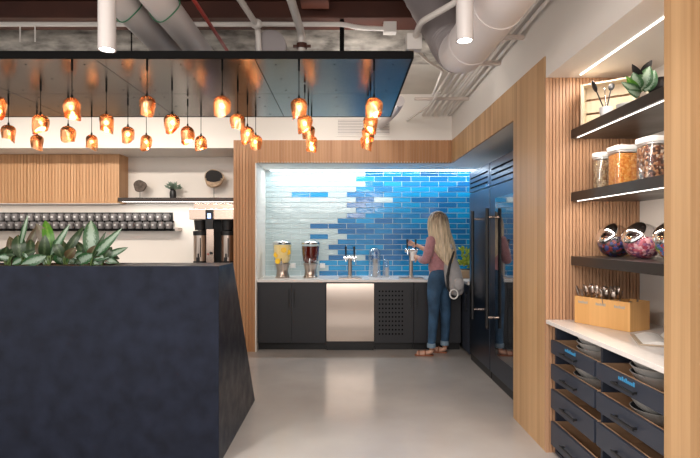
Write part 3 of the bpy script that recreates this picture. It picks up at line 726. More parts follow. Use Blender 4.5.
# shelf ornaments
def P7(px, py, Y=6.98): return P(px, py, Y)
def disc_sculpture(px, cy, r, label, two):
    c = P(px, cy, 6.98); t = thing('disc_sculpture', (c.x, 6.98, 2.01), label, 'sculpture', 'disc sculptures on the shelf')
    obj('stand', MB().cyl((c.x, 6.98, 2.01), (c.x, 6.98, c.z-r*.6), .004, n=8).box(c.x-.05, c.x+.05, 6.95, 7.01, 2.01, 2.018), M['bwood'], t)
    mb = MB(); vs = []; n = 36; rnd = random.Random(px)
    for s in (-.012, .012):
        for i in range(n):
            a = 2*PI*i/n; q = r*(1+.05*math.sin(3*a+1)+.03*math.sin(5*a))
            vs.append((c.x+q*math.cos(a), 6.98+s, c.z+q*math.sin(a)*.95))
    mb.add(vs, [tuple(range(n)), tuple(range(2*n-1, n-1, -1))]+[(i, n+i, n+(i+1) % n, (i+1) % n) for i in range(n)])
    obj('disc', mb, M['lwood'] if two else M['dwood'], t, bevel=.002)
    if two:
        vs = []; 
        for i in range(19):
            a = PI*i/18*1.02-.1; q = r*.90*(1+.04*math.sin(3*a+1)); vs.append((c.x+q*math.cos(a), 6.962, c.z+q*math.sin(a)*.9+.01))
        for i in range(7): u = i/6; vs.append((c.x-r*.85+u*r*1.6, 6.962, c.z-r*(.18+.2*math.sin(u*PI))))
        k = len(vs); vs2 = [(v[0], 6.969, v[2]) for v in vs]
        obj('burnt_face', MB().add(vs+vs2, [tuple(range(k)), tuple(range(2*k-1, k-1, -1))]+[(i, k+i, k+(i+1) % k, (i+1) % k) for i in range(k)]), M['bwood'], t)
        pp = [(c.x+r*.80*math.cos(a), 6.955, c.z+r*.85*math.sin(a)) for a in [PI+PI*i/16 for i in range(17)]]
        obj('pale_ring', MB().tube(pp, .006, 8), M['lwood'], t, smooth=3.1)
disc_sculpture(140, 186, .088, 'small dark brown round disc on a thin stand, left on the shelf', False)
disc_sculpture(214, 178.5, .135, 'large black and pale round wood slice on a stand above the brewer', True)
c = P(173, 190, 6.98); t = thing('potted_plant', (c.x, 6.98, 2.01), 'small grey-green plant in a black vase on the shelf', 'potted plant')
obj('vase', MB().lathe((c.x, 6.98, 2.01), [(0, 0), (.04, 0), (.046, .04), (.042, .09), (.034, .11), (.04, .135), (.03, .135), (.03, .10), (0, .10)], 20), M['black'], t, smooth=.6)
mb = MB(); rnd = random.Random(5)
for i in range(150):
    a = rnd.uniform(0, 6.28); e = rnd.uniform(.15, 1.3)
    d = Vector((math.cos(a)*math.cos(e), math.sin(a)*math.cos(e), math.sin(e)))
    b = Vector((c.x, 6.98, 2.13))+d*rnd.uniform(.02, .09); mb.leaf(b, b+d*rnd.uniform(.03, .06), .014, n=3)
obj('foliage', mb, M['leafg'], t)

# ------------------------------------------------------------------ coffee brewer
BY = 6.62
def bx(px): return (px-VX)*BY/F
def bz(py): return CZ-(py-VY)*BY/F
t = thing('coffee_brewer', (bx(211), 6.8, .92), 'twin steel coffee brewer at the end of the back counter', 'coffee brewer')
obj('top_tank', MB().box(bx(193), -1.45, 6.66, 7.0, bz(209), bz(203.5)), M['copperst'], t, bevel=.004)
obj('brew_head', MB().box(bx(189), -1.445, BY, 7.05, bz(219.5), bz(209)), M['copperst'], t, bevel=.006)
cp = obj('control_column', MB().box(bx(206), bx(213.5), BY-.03, BY+.02, bz(229), bz(210)), M['black'], t, bevel=.003)
obj('display', MB().box(bx(208.2), bx(211.4), BY-.034, BY-.029, bz(218.5), bz(213.5)), M['screen'], cp)
obj('steel_column', MB().box(bx(206.5), bx(213.8), BY-.01, BY+.10, .98, bz(229)), M['copperst'], t, bevel=.003)
obj('tap_button', MB().cyl((bx(211.5), BY-.03, bz(253)), (bx(211.5), BY-.005, bz(253)), .02, n=12), M['black'], t)
obj('tap_button', MB().cyl((bx(208.5), BY-.02, bz(254)), (bx(208.5), BY-.005, bz(254)), .012, n=12), M['red'], t)
obj('back_column', MB().box(bx(196), -1.46, 6.88, 7.05, .92, bz(219)), M['black'], t)
obj('base_tray', MB().box(bx(190), -1.45, BY-.01, 7.05, .92, 1.08), M['black'], t, bevel=.004)
for cx in (197.5, 225.3):
    x = bx(cx); y = BY+.13
    obj('filter_basket', MB().lathe((x, y, 0), [(.0, bz(230)), (.07, bz(230)), (.085, bz(220)), (0, bz(220))], 24), M['black'], t, smooth=.6)
    s = thing('coffee_server', (x, y, 1.08), ('left' if cx < 210 else 'right')+' steel and black coffee server standing in the brewer', 'coffee server', 'coffee servers in the brewer')
    obj('server_body', MB().lathe((x, y, 0), [(0, 1.13), (.088, 1.13), (.088, bz(235)), (0, bz(235))], 28), M['steel'], s, smooth=.6)
    obj('server_base', MB().lathe((x, y, 0), [(0, 1.082), (.094, 1.082), (.094, 1.14), (.087, 1.15), (0, 1.15)], 28), M['black'], s, smooth=.6)
    obj('server_lid', MB().lathe((x, y, 0), [(.0, bz(235.4)), (.094, bz(235.4)), (.096, bz(231)), (.03, bz(230.3)), (0, bz(230.3))], 28), M['black'], s, smooth=.6)
    obj('server_tap', MB().box(x-.018, x+.018, y-.13, y-.085, 1.15, 1.20).cyl((x, y-.10, 1.20), (x, y-.10, 1.25), .010, n=10), M['black'], s, bevel=.002)
    obj('level_gauge', MB().box(x+.02, x+.032, y-.092, y-.082, 1.2, bz(238)), M['black'], s)

# ------------------------------------------------------------------ island
X1 = -.81; X0 = -3.6; YF = 3.21; YT = 3.62; YBk = 4.5; H = 1.284
tx0, tx1, ty0, ty1, td = -3.4, -1.53, 3.255, 3.575, .10
isl = thing('island', (-2.2, 3.8, 0), 'blue-black steel island with a slanted end and plants on top', 'island')
v = [(X0, YF, 0), (X1, YF, 0), (X1, YBk, 0), (X0, YBk, 0), (X0, YF, H), (X1, YF, H), (X1, YT, H), (X0, YT, H),
     (tx0, ty0, H), (tx1, ty0, H), (tx1, ty1, H), (tx0, ty1, H), (tx0, ty0, H-td), (tx1, ty0, H-td), (tx1, ty1, H-td), (tx0, ty1, H-td)]
f = [(0, 1, 5, 4), (1, 2, 6, 5), (2, 3, 7, 6), (3, 0, 4, 7), (0, 3, 2, 1), (4, 5, 9, 8), (5, 6, 10, 9), (6, 7, 11, 10), (7, 4, 8, 11), (8, 9, 13, 12), (9, 10, 14, 13), (10, 11, 15, 14), (11, 8, 12, 15), (12, 13, 14, 15)]
mb = MB().add(v, f)
obj('island_body', mb, M['patina'], isl, bevel=.003)
mb = MB(); nx = 60; ny = 10; vs = []; rnd = random.Random(2)
for i in range(nx+1):
    for j in range(ny+1):
        vs.append((tx0+.002+(tx1-tx0-.004)*i/nx, ty0+.002+(ty1-ty0-.004)*j/ny, H-.012+rnd.uniform(-.012, .014)))
mb.add(vs, [(i*(ny+1)+j, (i+1)*(ny+1)+j, (i+1)*(ny+1)+j+1, i*(ny+1)+j+1) for i in range(nx) for j in range(ny)])
so = obj('soil', mb, M['soil'], isl, smooth=3.1); so['kind'] = 'stuff'
# plants: leaves listed as base, tip, width in metres around the real planter depth
LV = {0: [((12, 262), (22, 253), 6, 0), ((15, 256), (1, 249), 6, 1), ((4, 262), (7, 246), 8, 1), ((0, 262), (-12, 240), 8, 0), ((10, 258), (9, 237), 5, 3), ((6, 262), (14, 247), 6, 1), ((12, 262), (-2, 256), 6, 0)],
      1: [((20, 260), (18, 234), 11, 1), ((20, 247), (28, 213), 4, 0), ((24, 258), (39, 222), 7, 3), ((21, 256), (9, 236), 6, 3), ((22, 257), (37, 249), 6, 1), ((26, 262), (28, 250), 7, 0), ((30, 258), (31, 238), 7, 1), ((24, 262), (12, 264), 6, 0)],
      2: [((56, 258), (36, 221), 11, 3), ((52, 256), (45, 218), 9, 2), ((50, 256), (70, 223), 6, 0), ((44, 262), (45, 234), 9, 1), ((48, 253), (31, 260), 7, 1), ((47, 256), (21, 267), 9, 0), ((48, 257), (43, 269), 9, 0), ((54, 260), (50, 236), 8, 1), ((40, 262), (38, 240), 6, 3)],
      3: [((62, 258), (84, 226), 7, 1), ((60, 250), (64, 267), 13, 0), ((70, 255), (73, 268), 8, 0), ((62, 258), (54, 240), 8, 1), ((66, 262), (76, 247), 8, 3), ((64, 260), (63, 240), 7, 1), ((72, 262), (84, 252), 7, 0)],
      4: [((91, 258), (91, 218), 13, 0), ((100, 259), (91, 237), 8, 2), ((92, 258), (122, 228), 8, 0), ((94, 254), (73, 267), 10, 0), ((92, 256), (109, 257), 8, 0), ((93, 258), (106, 231), 4, 1), ((86, 260), (76, 240), 7, 1), ((90, 262), (96, 245), 9, 3)],
      5: [((102, 259), (128, 247), 6, 0), ((104, 259), (98, 267), 6, 0), ((103, 260), (117, 262), 7, 0), ((104, 260), (112, 246), 6, 1), ((100, 262), (104, 248), 8, 1), ((102, 260), (92, 266), 7, 0)]}
cats = ['at the left edge of the picture', 'second clump from the left edge', 'third clump with brown-green leaves', 'low clump with a leaf drooping over the front', 'tall clump with the big silver upright leaf', 'rightmost low clump']
for k, lv in LV.items():
    bxs = sum(l[0][0] for l in lv)/len(lv); base = P(bxs, 262, 3.42); base.z = H-.02
    t = thing('leafy_plant', (base.x, 3.42, H-.012), 'silver-green leafy plant on the island, '+cats[k], 'plant', 'leafy plants in the island planter')
    rnd = random.Random(k+20)
    stems = MB(); fol = MB()
    for (a, b, w, mi) in lv:
        Y0 = 3.42+rnd.uniform(-.03, .05); droop = False; b = (b[0], min(b[1], 264.5))
        Y1 = Y0+(rnd.uniform(-.05, .07) if not droop else -.22)
        A = P(a[0], min(a[1], 258), Y0); B = P(b[0], b[1], Y1)
        if droop: B.y = max(B.y, 3.19)
        w = w/F*3.4*1.18
        fol.leaf(A, B, w*1.0, mi, sag=rnd.uniform(.05, .2), n=8, droop=rnd.uniform(.0, .06), fold=.15)
        if rnd.random() < .8:
            A2 = A+Vector((rnd.uniform(-.03, .03), rnd.uniform(.02, .08), -.02)); ang = rnd.choice([-1, 1])*rnd.uniform(.55, 1.35); ln = (B-A).length*rnd.uniform(.55, .8)
            B2 = A2+Vector((math.sin(ang)*ln, rnd.uniform(-.02, .04), abs(math.cos(ang))*ln*.8))
            if B2.z < 1.56: fol.leaf(A2, B2, w*1.0, rnd.choice([1, 1, 0, 3]), sag=.12, n=8, droop=.45)
        stems.tube([(base.x+rnd.uniform(-.02, .02), 3.42, H-.03), A.lerp(Vector((base.x, 3.42, H)), .4)+Vector((0, 0, .02)), A+(B-A)*.05], .004, 6)
    obj('stems', stems, M['stem'], t, smooth=3.1)
    obj('foliage', fol, [M['leaf1'], M['leaf2'], M['leaf3'], M['leaf4']], t, smooth=3.1)

# ------------------------------------------------------------------ niche: drawers unit, counter
t = thing('drawer_cabinet', (1.7, 2.77, 0), 'dark blue-grey cabinet of open-topped drawers under the niche counter', 'cabinet')
CX = 1.43
mb = MB().box(CX, 2.005, 3.385, 3.405, 0, .88).box(CX, 2.005, 2.15, 2.17, 0, .88).box(CX, 2.005, 2.775, 2.795, 0, .88).box(1.98, 2.005, 2.17, 3.385, 0, .88).box(CX, 1.98, 2.17, 3.385, 0, .02)
obj('carcass', mb, M['navyd'], t)
rowsz = [(.688, .776), (.512, .613), (.318, .445), (.07, .228)]
cols2 = [(2.795, 3.385), (2.17, 2.775)]
traypos = {}
for ci, (ya, yb) in enumerate(cols2):
    for r, (za, zb) in enumerate(rowsz):
        d = obj('drawer', MB().box(1.392, 1.412, ya+.002, yb-.002, za, zb), M['navyd'], t, bevel=.0015)
        tz = za+.012
        obj('drawer_tray', MB().box(1.413, 1.97, ya+.006, ya+.018, tz, zb-.003).box(1.413, 1.97, yb-.018, yb-.006, tz, zb-.003).box(1.955, 1.97, ya+.018, yb-.018, tz, zb-.003).box(1.413, 1.955, ya+.018, yb-.018, tz, tz+.008).box(1.413, 1.423, ya+.018, yb-.018, tz, zb-.001), M['birch'], d)
        traypos[(ci, r)] = tz+.008
        yc = (ya+yb)/2; zc = za+(zb-za)*.42
        obj('handle', MB().box(1.364, 1.372, yc-.10, yc+.10, zc-.006, zc+.006).box(1.371, 1.393, yc-.09, yc-.08, zc-.005, zc+.005).box(1.371, 1.393, yc+.08, yc+.09, zc-.005, zc+.005), M['black'], d)
        if r == 0:
            mb = MB(); 
            for i in range(9): mb.box(1.3905, 1.3925, yc-.07+i*.0165, yc-.07+i*.0165+.011, zc+.022, zc+.022+(.022 if i in (0, 4, 6) else .015))
            obj('label_lettering', mb, M['blue_label'], d)
tag(obj('niche_counter', MB().box(1.37, 2.008, 2.149, 3.408, .881, .907), M['quartz'], bevel=.002), 'white stone counter in the shelf niche', 'counter')
# bowls
bp = thing('bowl', (0, 0, 0), '', 'bowl', 'bowls in the niche drawers')
obj('bowl_shell', MB().lathe((0, 0, 0), [(0, 0), (.05, 0), (.055, .004), (.10, .035), (.125, .072), (.128, .075), (.124, .076)], 32, caps=False), M['bowl'], bp, smooth=.8, local=True)
obj('bowl_inside', MB().lathe((0, 0, 0), [(.1235, .0755), (.098, .04), (.05, .011), (0, .010)], 32, caps=False), M['bowli'], bp, smooth=.8, local=True)
spots = [(0, 0, 1.57, 3.09, 'top left drawer'), (0, 1, 1.57, 3.13, 'second left drawer'), (0, 1, 1.62, 2.93, 'second left drawer, nearer the middle'),
         (1, 0, 1.58, 2.52, 'top right drawer'), (1, 1, 1.58, 2.52, 'second right drawer'), (1, 1, 1.72, 2.30, 'second right drawer, at the oak column'), (1, 0, 1.72, 2.30, 'top right drawer, at the oak column')]
fb = True
for (ci, r, x, y, nm) in spots:
    nst = 3 if r == 0 else 2
    small = (y in (2.93, 2.30))
    if small: nst = 2
    for s in range(nst):
        zz = traypos[(ci, r)]+.001+s*(.034 if r == 0 else .045)
        lab = 'grey bowl in the %s, %s' % (nm, 'top one' if s == nst-1 else ('bottom one' if s == 0 else 'middle one'))
        if fb: b_ = bp; fb = False
        else: b_ = dup(bp)
        b_.location = (x, y, zz); b_['label'] = lab
        b_.scale = (.72, .72, 1.) if small else (1, 1, 1)

# shelves
for i, (zb, nm, ls) in enumerate(((2.14, 'top dark shelf in the oak niche, holding the crate', True), (1.713, 'middle dark shelf in the oak niche, holding the canisters', True), (1.28, 'lowest dark shelf in the oak niche, holding the slanted jars', False))):
    t = thing('niche_shelf', (1.775, 2.78, zb), nm, 'shelf', 'dark niche shelves')
    obj('shelf_board', MB().box(1.54, 2.009, 2.148, 3.408, zb, zb+.06), M['shelf'], t, bevel=.0015)
    if ls:
        obj('light_strip', MB().box(1.560, 1.567, 2.17, 3.36, zb-.003, zb+.0005), M['led'], t)
        area('shelf_strip_light', (1.575, 2.77, zb-.01), .02, 1.1, (0, math.radians(-15), 0), 3.0, (1, .88, .76))

def rbox_prof(mb, cx, cy, hw, z0, z1, rad=.3, n=6, mi=0, T=None):
    pts = []
    r = hw*rad
    for (sx, sy, a0) in ((1, 1, 0), (-1, 1, PI/2), (-1, -1, PI), (1, -1, 1.5*PI)):
        for i in range(n+1):
            a = a0+PI/2*i/n; pts.append((cx+sx*(hw-r)+r*math.cos(a), cy+sy*(hw-r)+r*math.sin(a)))
    k = len(pts); vs = [(x, y, z0) for x, y in pts]+[(x, y, z1) for x, y in pts]
    mb.add(vs, [tuple(reversed(range(k))), tuple(range(k, 2*k))]+[(i, (i+1) % k, k+(i+1) % k, k+i) for i in range(k)], mi, T)
    return mb
def canister(x, y, hw, h, filling, fh, label, rad):
    z = 1.7735
    t = thing('food_canister', (x, y, z), label, 'canister', 'clear canisters on the middle shelf')
    obj('jar', rbox_prof(MB(), x, y, hw, z, z+h-.03, rad), M['glass'], t, smooth=.6)
    obj('contents', rbox_prof(MB(), x, y, hw-.004, z+.003, z+fh, rad), filling, t, smooth=.6)
    obj('lid', rbox_prof(rbox_prof(MB(), x, y, hw+.005, z+h-.03, z+h, rad), x, y, hw-.001, z+h-.042, z+h-.031, rad), M['plasticw'], t, smooth=.6, bevel=.002)
canister(1.68, 3.27, .052, .245, M['granola'], .19, 'small clear canister of mixed seeds with white lid', .9)
canister(1.70, 3.06, .066, .25, M['corn'], .20, 'clear canister of orange cereal with white lid', .35)
canister(1.735, 2.80, .078, .25, M['trail'], .20, 'clear canister of dark brown trail mix with white lid', .6)
# slanted candy jars
def candy_jar(x, y, filling, label):
    R = .108; z = 1.3405
    t = thing('candy_jar', (x, y, z), label, 'jar', 'slanted candy jars on the lowest shelf')
    th = math.radians(38)  # tilt of mouth axis from vertical, towards the room
    ax = Vector((-.78, -.22, .62)).normalized()
    c = Vector((x, y, z+R-.006))
    T = Matrix.Translation(c) @ ax.to_track_quat('Z', 'Y').to_matrix().to_4x4()
    obj('glass_body', MB().lathe((0, 0, 0), [(R*math.sin(a), -R*math.cos(a)) for a in [PI*.02+i*PI*.76/20 for i in range(21)]], 32, T=T), M['glass'], t, smooth=3.1)
    obj('foot', MB().cyl((x, y, z-.0005), (x, y, z+.004), .05, n=24), M['glass'], t)
    # candies fill the lower part (world-horizontal cut)
    n = 28; vs = []; fs = []; Ri = R-.004; zt = .025
    prof = []
    for i in range(13):
        a = i/12*math.acos(-zt/Ri); prof.append((Ri*math.sin(a), -Ri*math.cos(a)))
    prof.append((0, zt+.006))
    obj('candy', MB().lathe(c, prof, n), filling, t, smooth=.9)
    q = R*math.sin(PI*.78); h = R*-math.cos(PI*.78)
    obj('lid', MB().lathe((0, 0, 0), [(0, h-.002), (q+.007, h-.002), (q+.009, h+.006), (q+.002, h+.014), (q*.6, h+.026), (q*.3, h+.031), (0, h+.032)], 32, T=T), M['chrome'], t, smooth=.5)
candy_jar(1.74, 3.22, M['candyd'], 'slanted glass jar of dark wrapped candy with chrome lid')
candy_jar(1.77, 2.97, M['candyp'], 'slanted glass jar of pink candy with chrome lid')
candy_jar(1.79, 2.70, M['candyr'], 'slanted glass jar of rainbow candy cut by the oak column')

# cutlery boxes
dv = Vector((.177, -.35, 0)).normalized(); nv = Vector((-dv.y, dv.x, 0))  # nv points to the wall
base = Vector((1.515, 3.30, .908))
nmb = ['farthest', 'middle', 'nearest']
for i in range(3):
    o0 = base+dv*(.130*i)+nv*(-.006*i)
    T = Matrix.Translation(o0) @ Matrix(((dv.x, nv.x, 0, 0), (dv.y, nv.y, 0, 0), (0, 0, 1, 0), (0, 0, 0, 1)))
    cc = T @ Vector((.064, .07, 0))
    t = thing('cutlery_box', (cc.x, cc.y, .908), nmb[i]+' of three pale wooden cutlery boxes on the niche counter', 'box', 'wooden cutlery boxes')
    w, dd, h, th = .129, .15 if i < 2 else .19, .175, .008
    mb = MB().box(0, w, 0, th, 0, h, T=T).box(0, w, dd-th, dd, 0, h, T=T).box(0, th, th, dd-th, 0, h, T=T).box(w-th, w, th, dd-th, 0, h, T=T).box(th, w-th, th, dd-th, 0, th, T=T)
    obj('box_body', mb, M['bamboo'], t, bevel=.0012)
    mb = MB()
    for k in range(7): mb.box(.030+k*.010, .037+k*.010, -.0012, .0004, h-.043, h-.043+(.013 if k % 3 else .017), T=T)
    obj('printed_lettering', mb, M['grey_label'], t)
    rnd = random.Random(40+i); cnt = (15, 15, 4)[i]
    for k in range(cnt):
        gx = .02+(w-.04)*(k+.5)/cnt; gy = .03+rnd.uniform(0, dd-.07)
        lean = Vector((rnd.uniform(-.34, .30), rnd.uniform(-.15, .15), 1)).normalized(); ln = rnd.uniform(.205, .25) if i < 2 else rnd.uniform(.15, .19)
        bpt = T @ Vector((gx, gy, .010)); tip = bpt+lean*ln
        side = lean.cross(Vector((-1, -.5, 0))).normalized(); 
        kind = rnd.choice(['spoon', 'fork']) if i != 1 else 'spoon'
        mb = MB().tube([bpt, bpt.lerp(tip, .5), bpt.lerp(tip, .8)], [.005, .003, .0025], 6)
        hd = bpt.lerp(tip, .9)
        Th = Matrix.Translation(hd) @ lean.to_track_quat('Z', 'Y').to_matrix().to_4x4()
        if kind == 'spoon': mb.sph((0, 0, 0), .027, 10, T=Th, sc=(.75, .25, 1.15))
        else:
            mb.box(-.011, .011, -.0015, .0015, -.020, .0, T=Th)
            for q in range(4): mb.box(-.011+q*.0062, -.0075+q*.0062, -.0012, .0012, 0, .026, T=Th)
        tag(obj(kind, mb, M['steel'], smooth=.8), 'steel %s standing in the %s cutlery box, %s from its far end' % (kind, nmb[i], ORD[k]), kind, 'cutlery in the wooden boxes')
# open booklet
t = thing('booklet', (1.71, 2.68, .908), 'open white booklet lying on the niche counter', 'booklet')
T = Matrix.Translation((1.715, 2.68, .908)) @ Matrix.Rotation(math.radians(-22), 4, 'Z')
obj('cover', MB().box(-.145, .145, -.15, .15, 0, .007, T=T), M['tan'], t, bevel=.001)
def page(sgn, lift):
    vs = []; n = 10
    for i in range(n+1):
        u = i/n; x = sgn*(.004+.12*u); z = .008+lift*math.sin(PI*min(1, u*1.05))*(1-.3*u)+.004*(1-u)
        for y in (-.14, .14): vs += [(x, y, z), (x, y, .0065)]
    fs = []
    for i in range(n):
        a = i*4; fs += [(a, a+4, a+6, a+2), (a+1, a+3, a+7, a+5), (a, a+1, a+5, a+4), (a+2, a+6, a+7, a+3)]
    fs += [(0, 2, 3, 1), (n*4, n*4+1, n*4+3, n*4+2)]
    return MB().add(vs, fs, T=T)
obj('page_block', page(-1, .016), M['paper'], t, smooth=.5); obj('page_block', page(1, .04), M['paper'], t, smooth=.5)

# top shelf: crate, bowls, spoons, plant
z = 2.2005
c0 = Vector((1.55, 3.29, z)); c1 = Vector((1.80, 3.10, z)); d = (c1-c0).normalized(); n_ = Vector((-d.y, d.x, 0)); ln = (c1-c0).length
T = Matrix.Translation(c0) @ Matrix(((d.x, n_.x, 0, 0), (d.y, n_.y, 0, 0), (0, 0, 1, 0), (0, 0, 0, 1)))
t = thing('wooden_crate', tuple((c0+c1)/2), 'whitewashed wooden crate on its side on the top niche shelf', 'crate')
hh = .27; dp = .10
mb = MB().box(0, .016, 0, dp, 0, .09, T=T).box(0, .016, 0, dp, .17, hh, T=T).box(0, .016, 0, .03, .09, .17, T=T).box(0, .016, dp-.03, dp, .09, .17, T=T)
obj('end_panel', mb, M['crate'], t, bevel=.001)
obj('end_panel', MB().box(ln-.016, ln, 0, dp, 0, hh, T=T), M['crate'], t, bevel=.001)
for k in range(3):
    obj('back_slat', MB().box(.016, ln-.016, dp-.012, dp, .005+k*.092, .083+k*.092, T=T), M['crate'], t, bevel=.001)
obj('side_slat', MB().box(.016, ln-.016, 0, dp-.012, 0, .010, T=T), M['crate'], t)
obj('side_slat', MB().box(.016, ln-.016, 0, dp-.012, hh-.010, hh, T=T), M['crate'], t)
# second crate tilted behind
c0b = Vector((1.80, 2.98, z)); Tb = Matrix.Translation(c0b) @ Matrix.Rotation(math.radians(-38), 4, 'Z')
tag(obj('wooden_board', MB().box(0, .014, 0, .12, 0, .22, T=Tb).box(.03, .044, 0, .12, 0, .22, T=Tb).box(.014, .03, .1, .12, 0, .22, T=Tb), M['crate'], bevel=.001), 'small pale wooden stand between the crate and the potted plant', 'stand')
t = thing('serving_bowl', (1.68, 2.96, z), 'low white bowl on the top shelf right of the black spoons', 'bowl')
obj('bowl_shell', MB().lathe((1.68, 2.96, z), [(0, 0), (.035, 0), (.06, .03), (.068, .055), (.064, .055), (.05, .025), (0, .012)], 28), M['plasticw'], t, smooth=.8)
cup = (1.615, 3.09)
t = thing('utensil_cup', (cup[0], cup[1], z), 'small white cup holding the black spoons on the top shelf', 'cup')
obj('cup_body', MB().lathe((cup[0], cup[1], z), [(0, 0), (.034, 0), (.04, .07), (.036, .07), (.032, .006), (0, .006)], 24), M['plasticw'], t, smooth=.8)
for (lx, ly, ln_, nm, mt, r) in ((-.30, .35, .25, 'large black serving spoon leaning left out of the white cup', 'black', .034), (.28, .25, .24, 'black slotted spoon leaning right out of the white cup', 'black', .024), (-.03, .1, .19, 'short steel spoon in the middle of the white cup', 'chrome', .018)):
    lean = Vector((lx, ly*.6, 1)).normalized(); b0 = Vector((cup[0]-lx*.03, cup[1], z+.008)); tip = b0+lean*ln_
    Th = Matrix.Translation(b0.lerp(tip, .87)) @ lean.to_track_quat('Z', 'Y').to_matrix().to_4x4() @ Matrix.Rotation(.5, 4, 'Z')
    tag(obj('serving_spoon', MB().tube([b0, b0.lerp(tip, .75)], .004, 8).sph((0, 0, 0), r, 14, T=Th, sc=(.75, .28, 1.15)), M[mt], smooth=.9), nm, 'spoon', 'serving spoons on the top shelf')
pc_ = Vector((1.70, 2.67, z))
t = thing('potted_plant', tuple(pc_), 'green and dark leaved plant in a white pot on the top niche shelf', 'potted plant')
obj('pot', MB().lathe(pc_, [(0, 0), (.04, 0), (.055, .07), (.057, .075), (.05, .075), (.045, .06), (0, .06)], 24), M['plasticw'], t, smooth=.8)
mb = MB()
for (a, b, w, mi) in (((640, 92), (621, 82), 9, 0), ((638, 90), (633, 72), 13, 0), ((641, 90), (650, 66), 14, 0), ((645, 92), (655, 70), 14, 0), ((638, 92), (626, 76), 8, 2), ((641, 80), (632, 64), 8, 4), ((641, 76), (652, 60), 8, 4), ((648, 90), (668, 77), 12, 4), ((648, 96), (667, 88), 12, 4), ((640, 95), (627, 90), 8, 0)):
    A = P(a[0], a[1], 2.67); B = P(b[0], b[1], 2.62); B.x = min(B.x, 1.98); mb.leaf(A, B, w/F*2.67, mi, sag=.15)
obj('foliage', mb, [M['leaf1'], M['leaf2'], M['leaf3'], M['leaf4'], M['bwood']], t, smooth=3.1)
mb = MB()
for q in range(5): mb.tube([(pc_.x, pc_.y, z+.055), (pc_.x-.01+q*.005, pc_.y-.01, z+.09), P(636+q*4, 92, 2.67)], .003, 6)
obj('stems', mb, M['stem'], t, smooth=3.1)

# ------------------------------------------------------------------ person
def skin_mesh(name, pts, edges, mt, parent, root=0, sub=2, off=None):
    me = bpy.data.meshes.new(name+'_cage')
    loc = off
    me.from_pydata([Vector(p[0])-loc for p in pts], edges, [])
    o = bpy.data.objects.new(name+'_cage', me); COL.objects.link(o)
    md = o.modifiers.new('Skin', 'SKIN'); md.use_smooth_shade = True
    sk = me.skin_vertices[0].data if me.skin_vertices else None
    if sk is None:
        bm = bmesh.new(); bm.from_mesh(me); bm.verts.layers.skin.verify(); bm.to_mesh(me); bm.free(); sk = me.skin_vertices[0].data
    for i, p in enumerate(pts):
        r = p[1]; sk[i].radius = (r, r) if not isinstance(r, tuple) else r
        sk[i].use_root = (i == root)
    ss = o.modifiers.new('Sub', 'SUBSURF'); ss.levels = sub; ss.render_levels = sub
    dg = bpy.context.evaluated_depsgraph_get(); dg.update()
    m2 = bpy.data.meshes.new_from_object(o.evaluated_get(dg)); m2.name = name
    m2.materials.clear(); m2.materials.append(mt)
    m2.polygons.foreach_set('use_smooth', [True]*len(m2.polygons))
    bpy.data.objects.remove(o)
    r = bpy.data.objects.new(name, m2); COL.objects.link(r); r.parent = parent
    return r
PO = Vector((1.15, 6.24, 0))
per = thing('person', tuple(PO), 'person with long blonde hair filling a cup at the tap', 'person')
def graph(chains):
    pts = []; idx = {}; edges = []
    for ch in chains:
        prev = None
        for item in ch:
            if isinstance(item, str): i = idx[item]
            else:
                nm, p, r = item; pts.append((p, r)); i = len(pts)-1
                if nm: idx[nm] = i
            if prev is not None: edges.append((prev, i))
            prev = i
    return pts, edges
LS = (1.055, 6.13, 1.425); RS = (1.27, 6.36, 1.425)
LE = (.995, 6.14, 1.17); RE = (1.13, 6.60, 1.26)
LH = (.915, 6.40, 1.215); RH = (.935, 6.63, 1.375)
def fingers(H_, d, up, side, base):
    d = Vector(d).normalized(); up = Vector(up).normalized(); side = Vector(side).normalized(); H_ = Vector(H_)
    ch = []
    for k, (o_, l_) in enumerate(((-.030, .068), (-.010, .076), (.010, .072), (.029, .056))):
        p0 = H_+d*.055+side*o_; p1 = p0+d*l_*.4-up*l_*.15; p2 = p1+d*l_*.15-up*l_*.4
        ch.append([base, ('', tuple(p0), .010), ('', tuple(p1), .009), ('', tuple(p2), .008)])
    p0 = H_+d*.01+side*-.035-up*.012; ch.append([base, ('', tuple(p0), .012), ('', tuple(p0+d*.03-side*.008-up*.02), .0095)])
    return ch
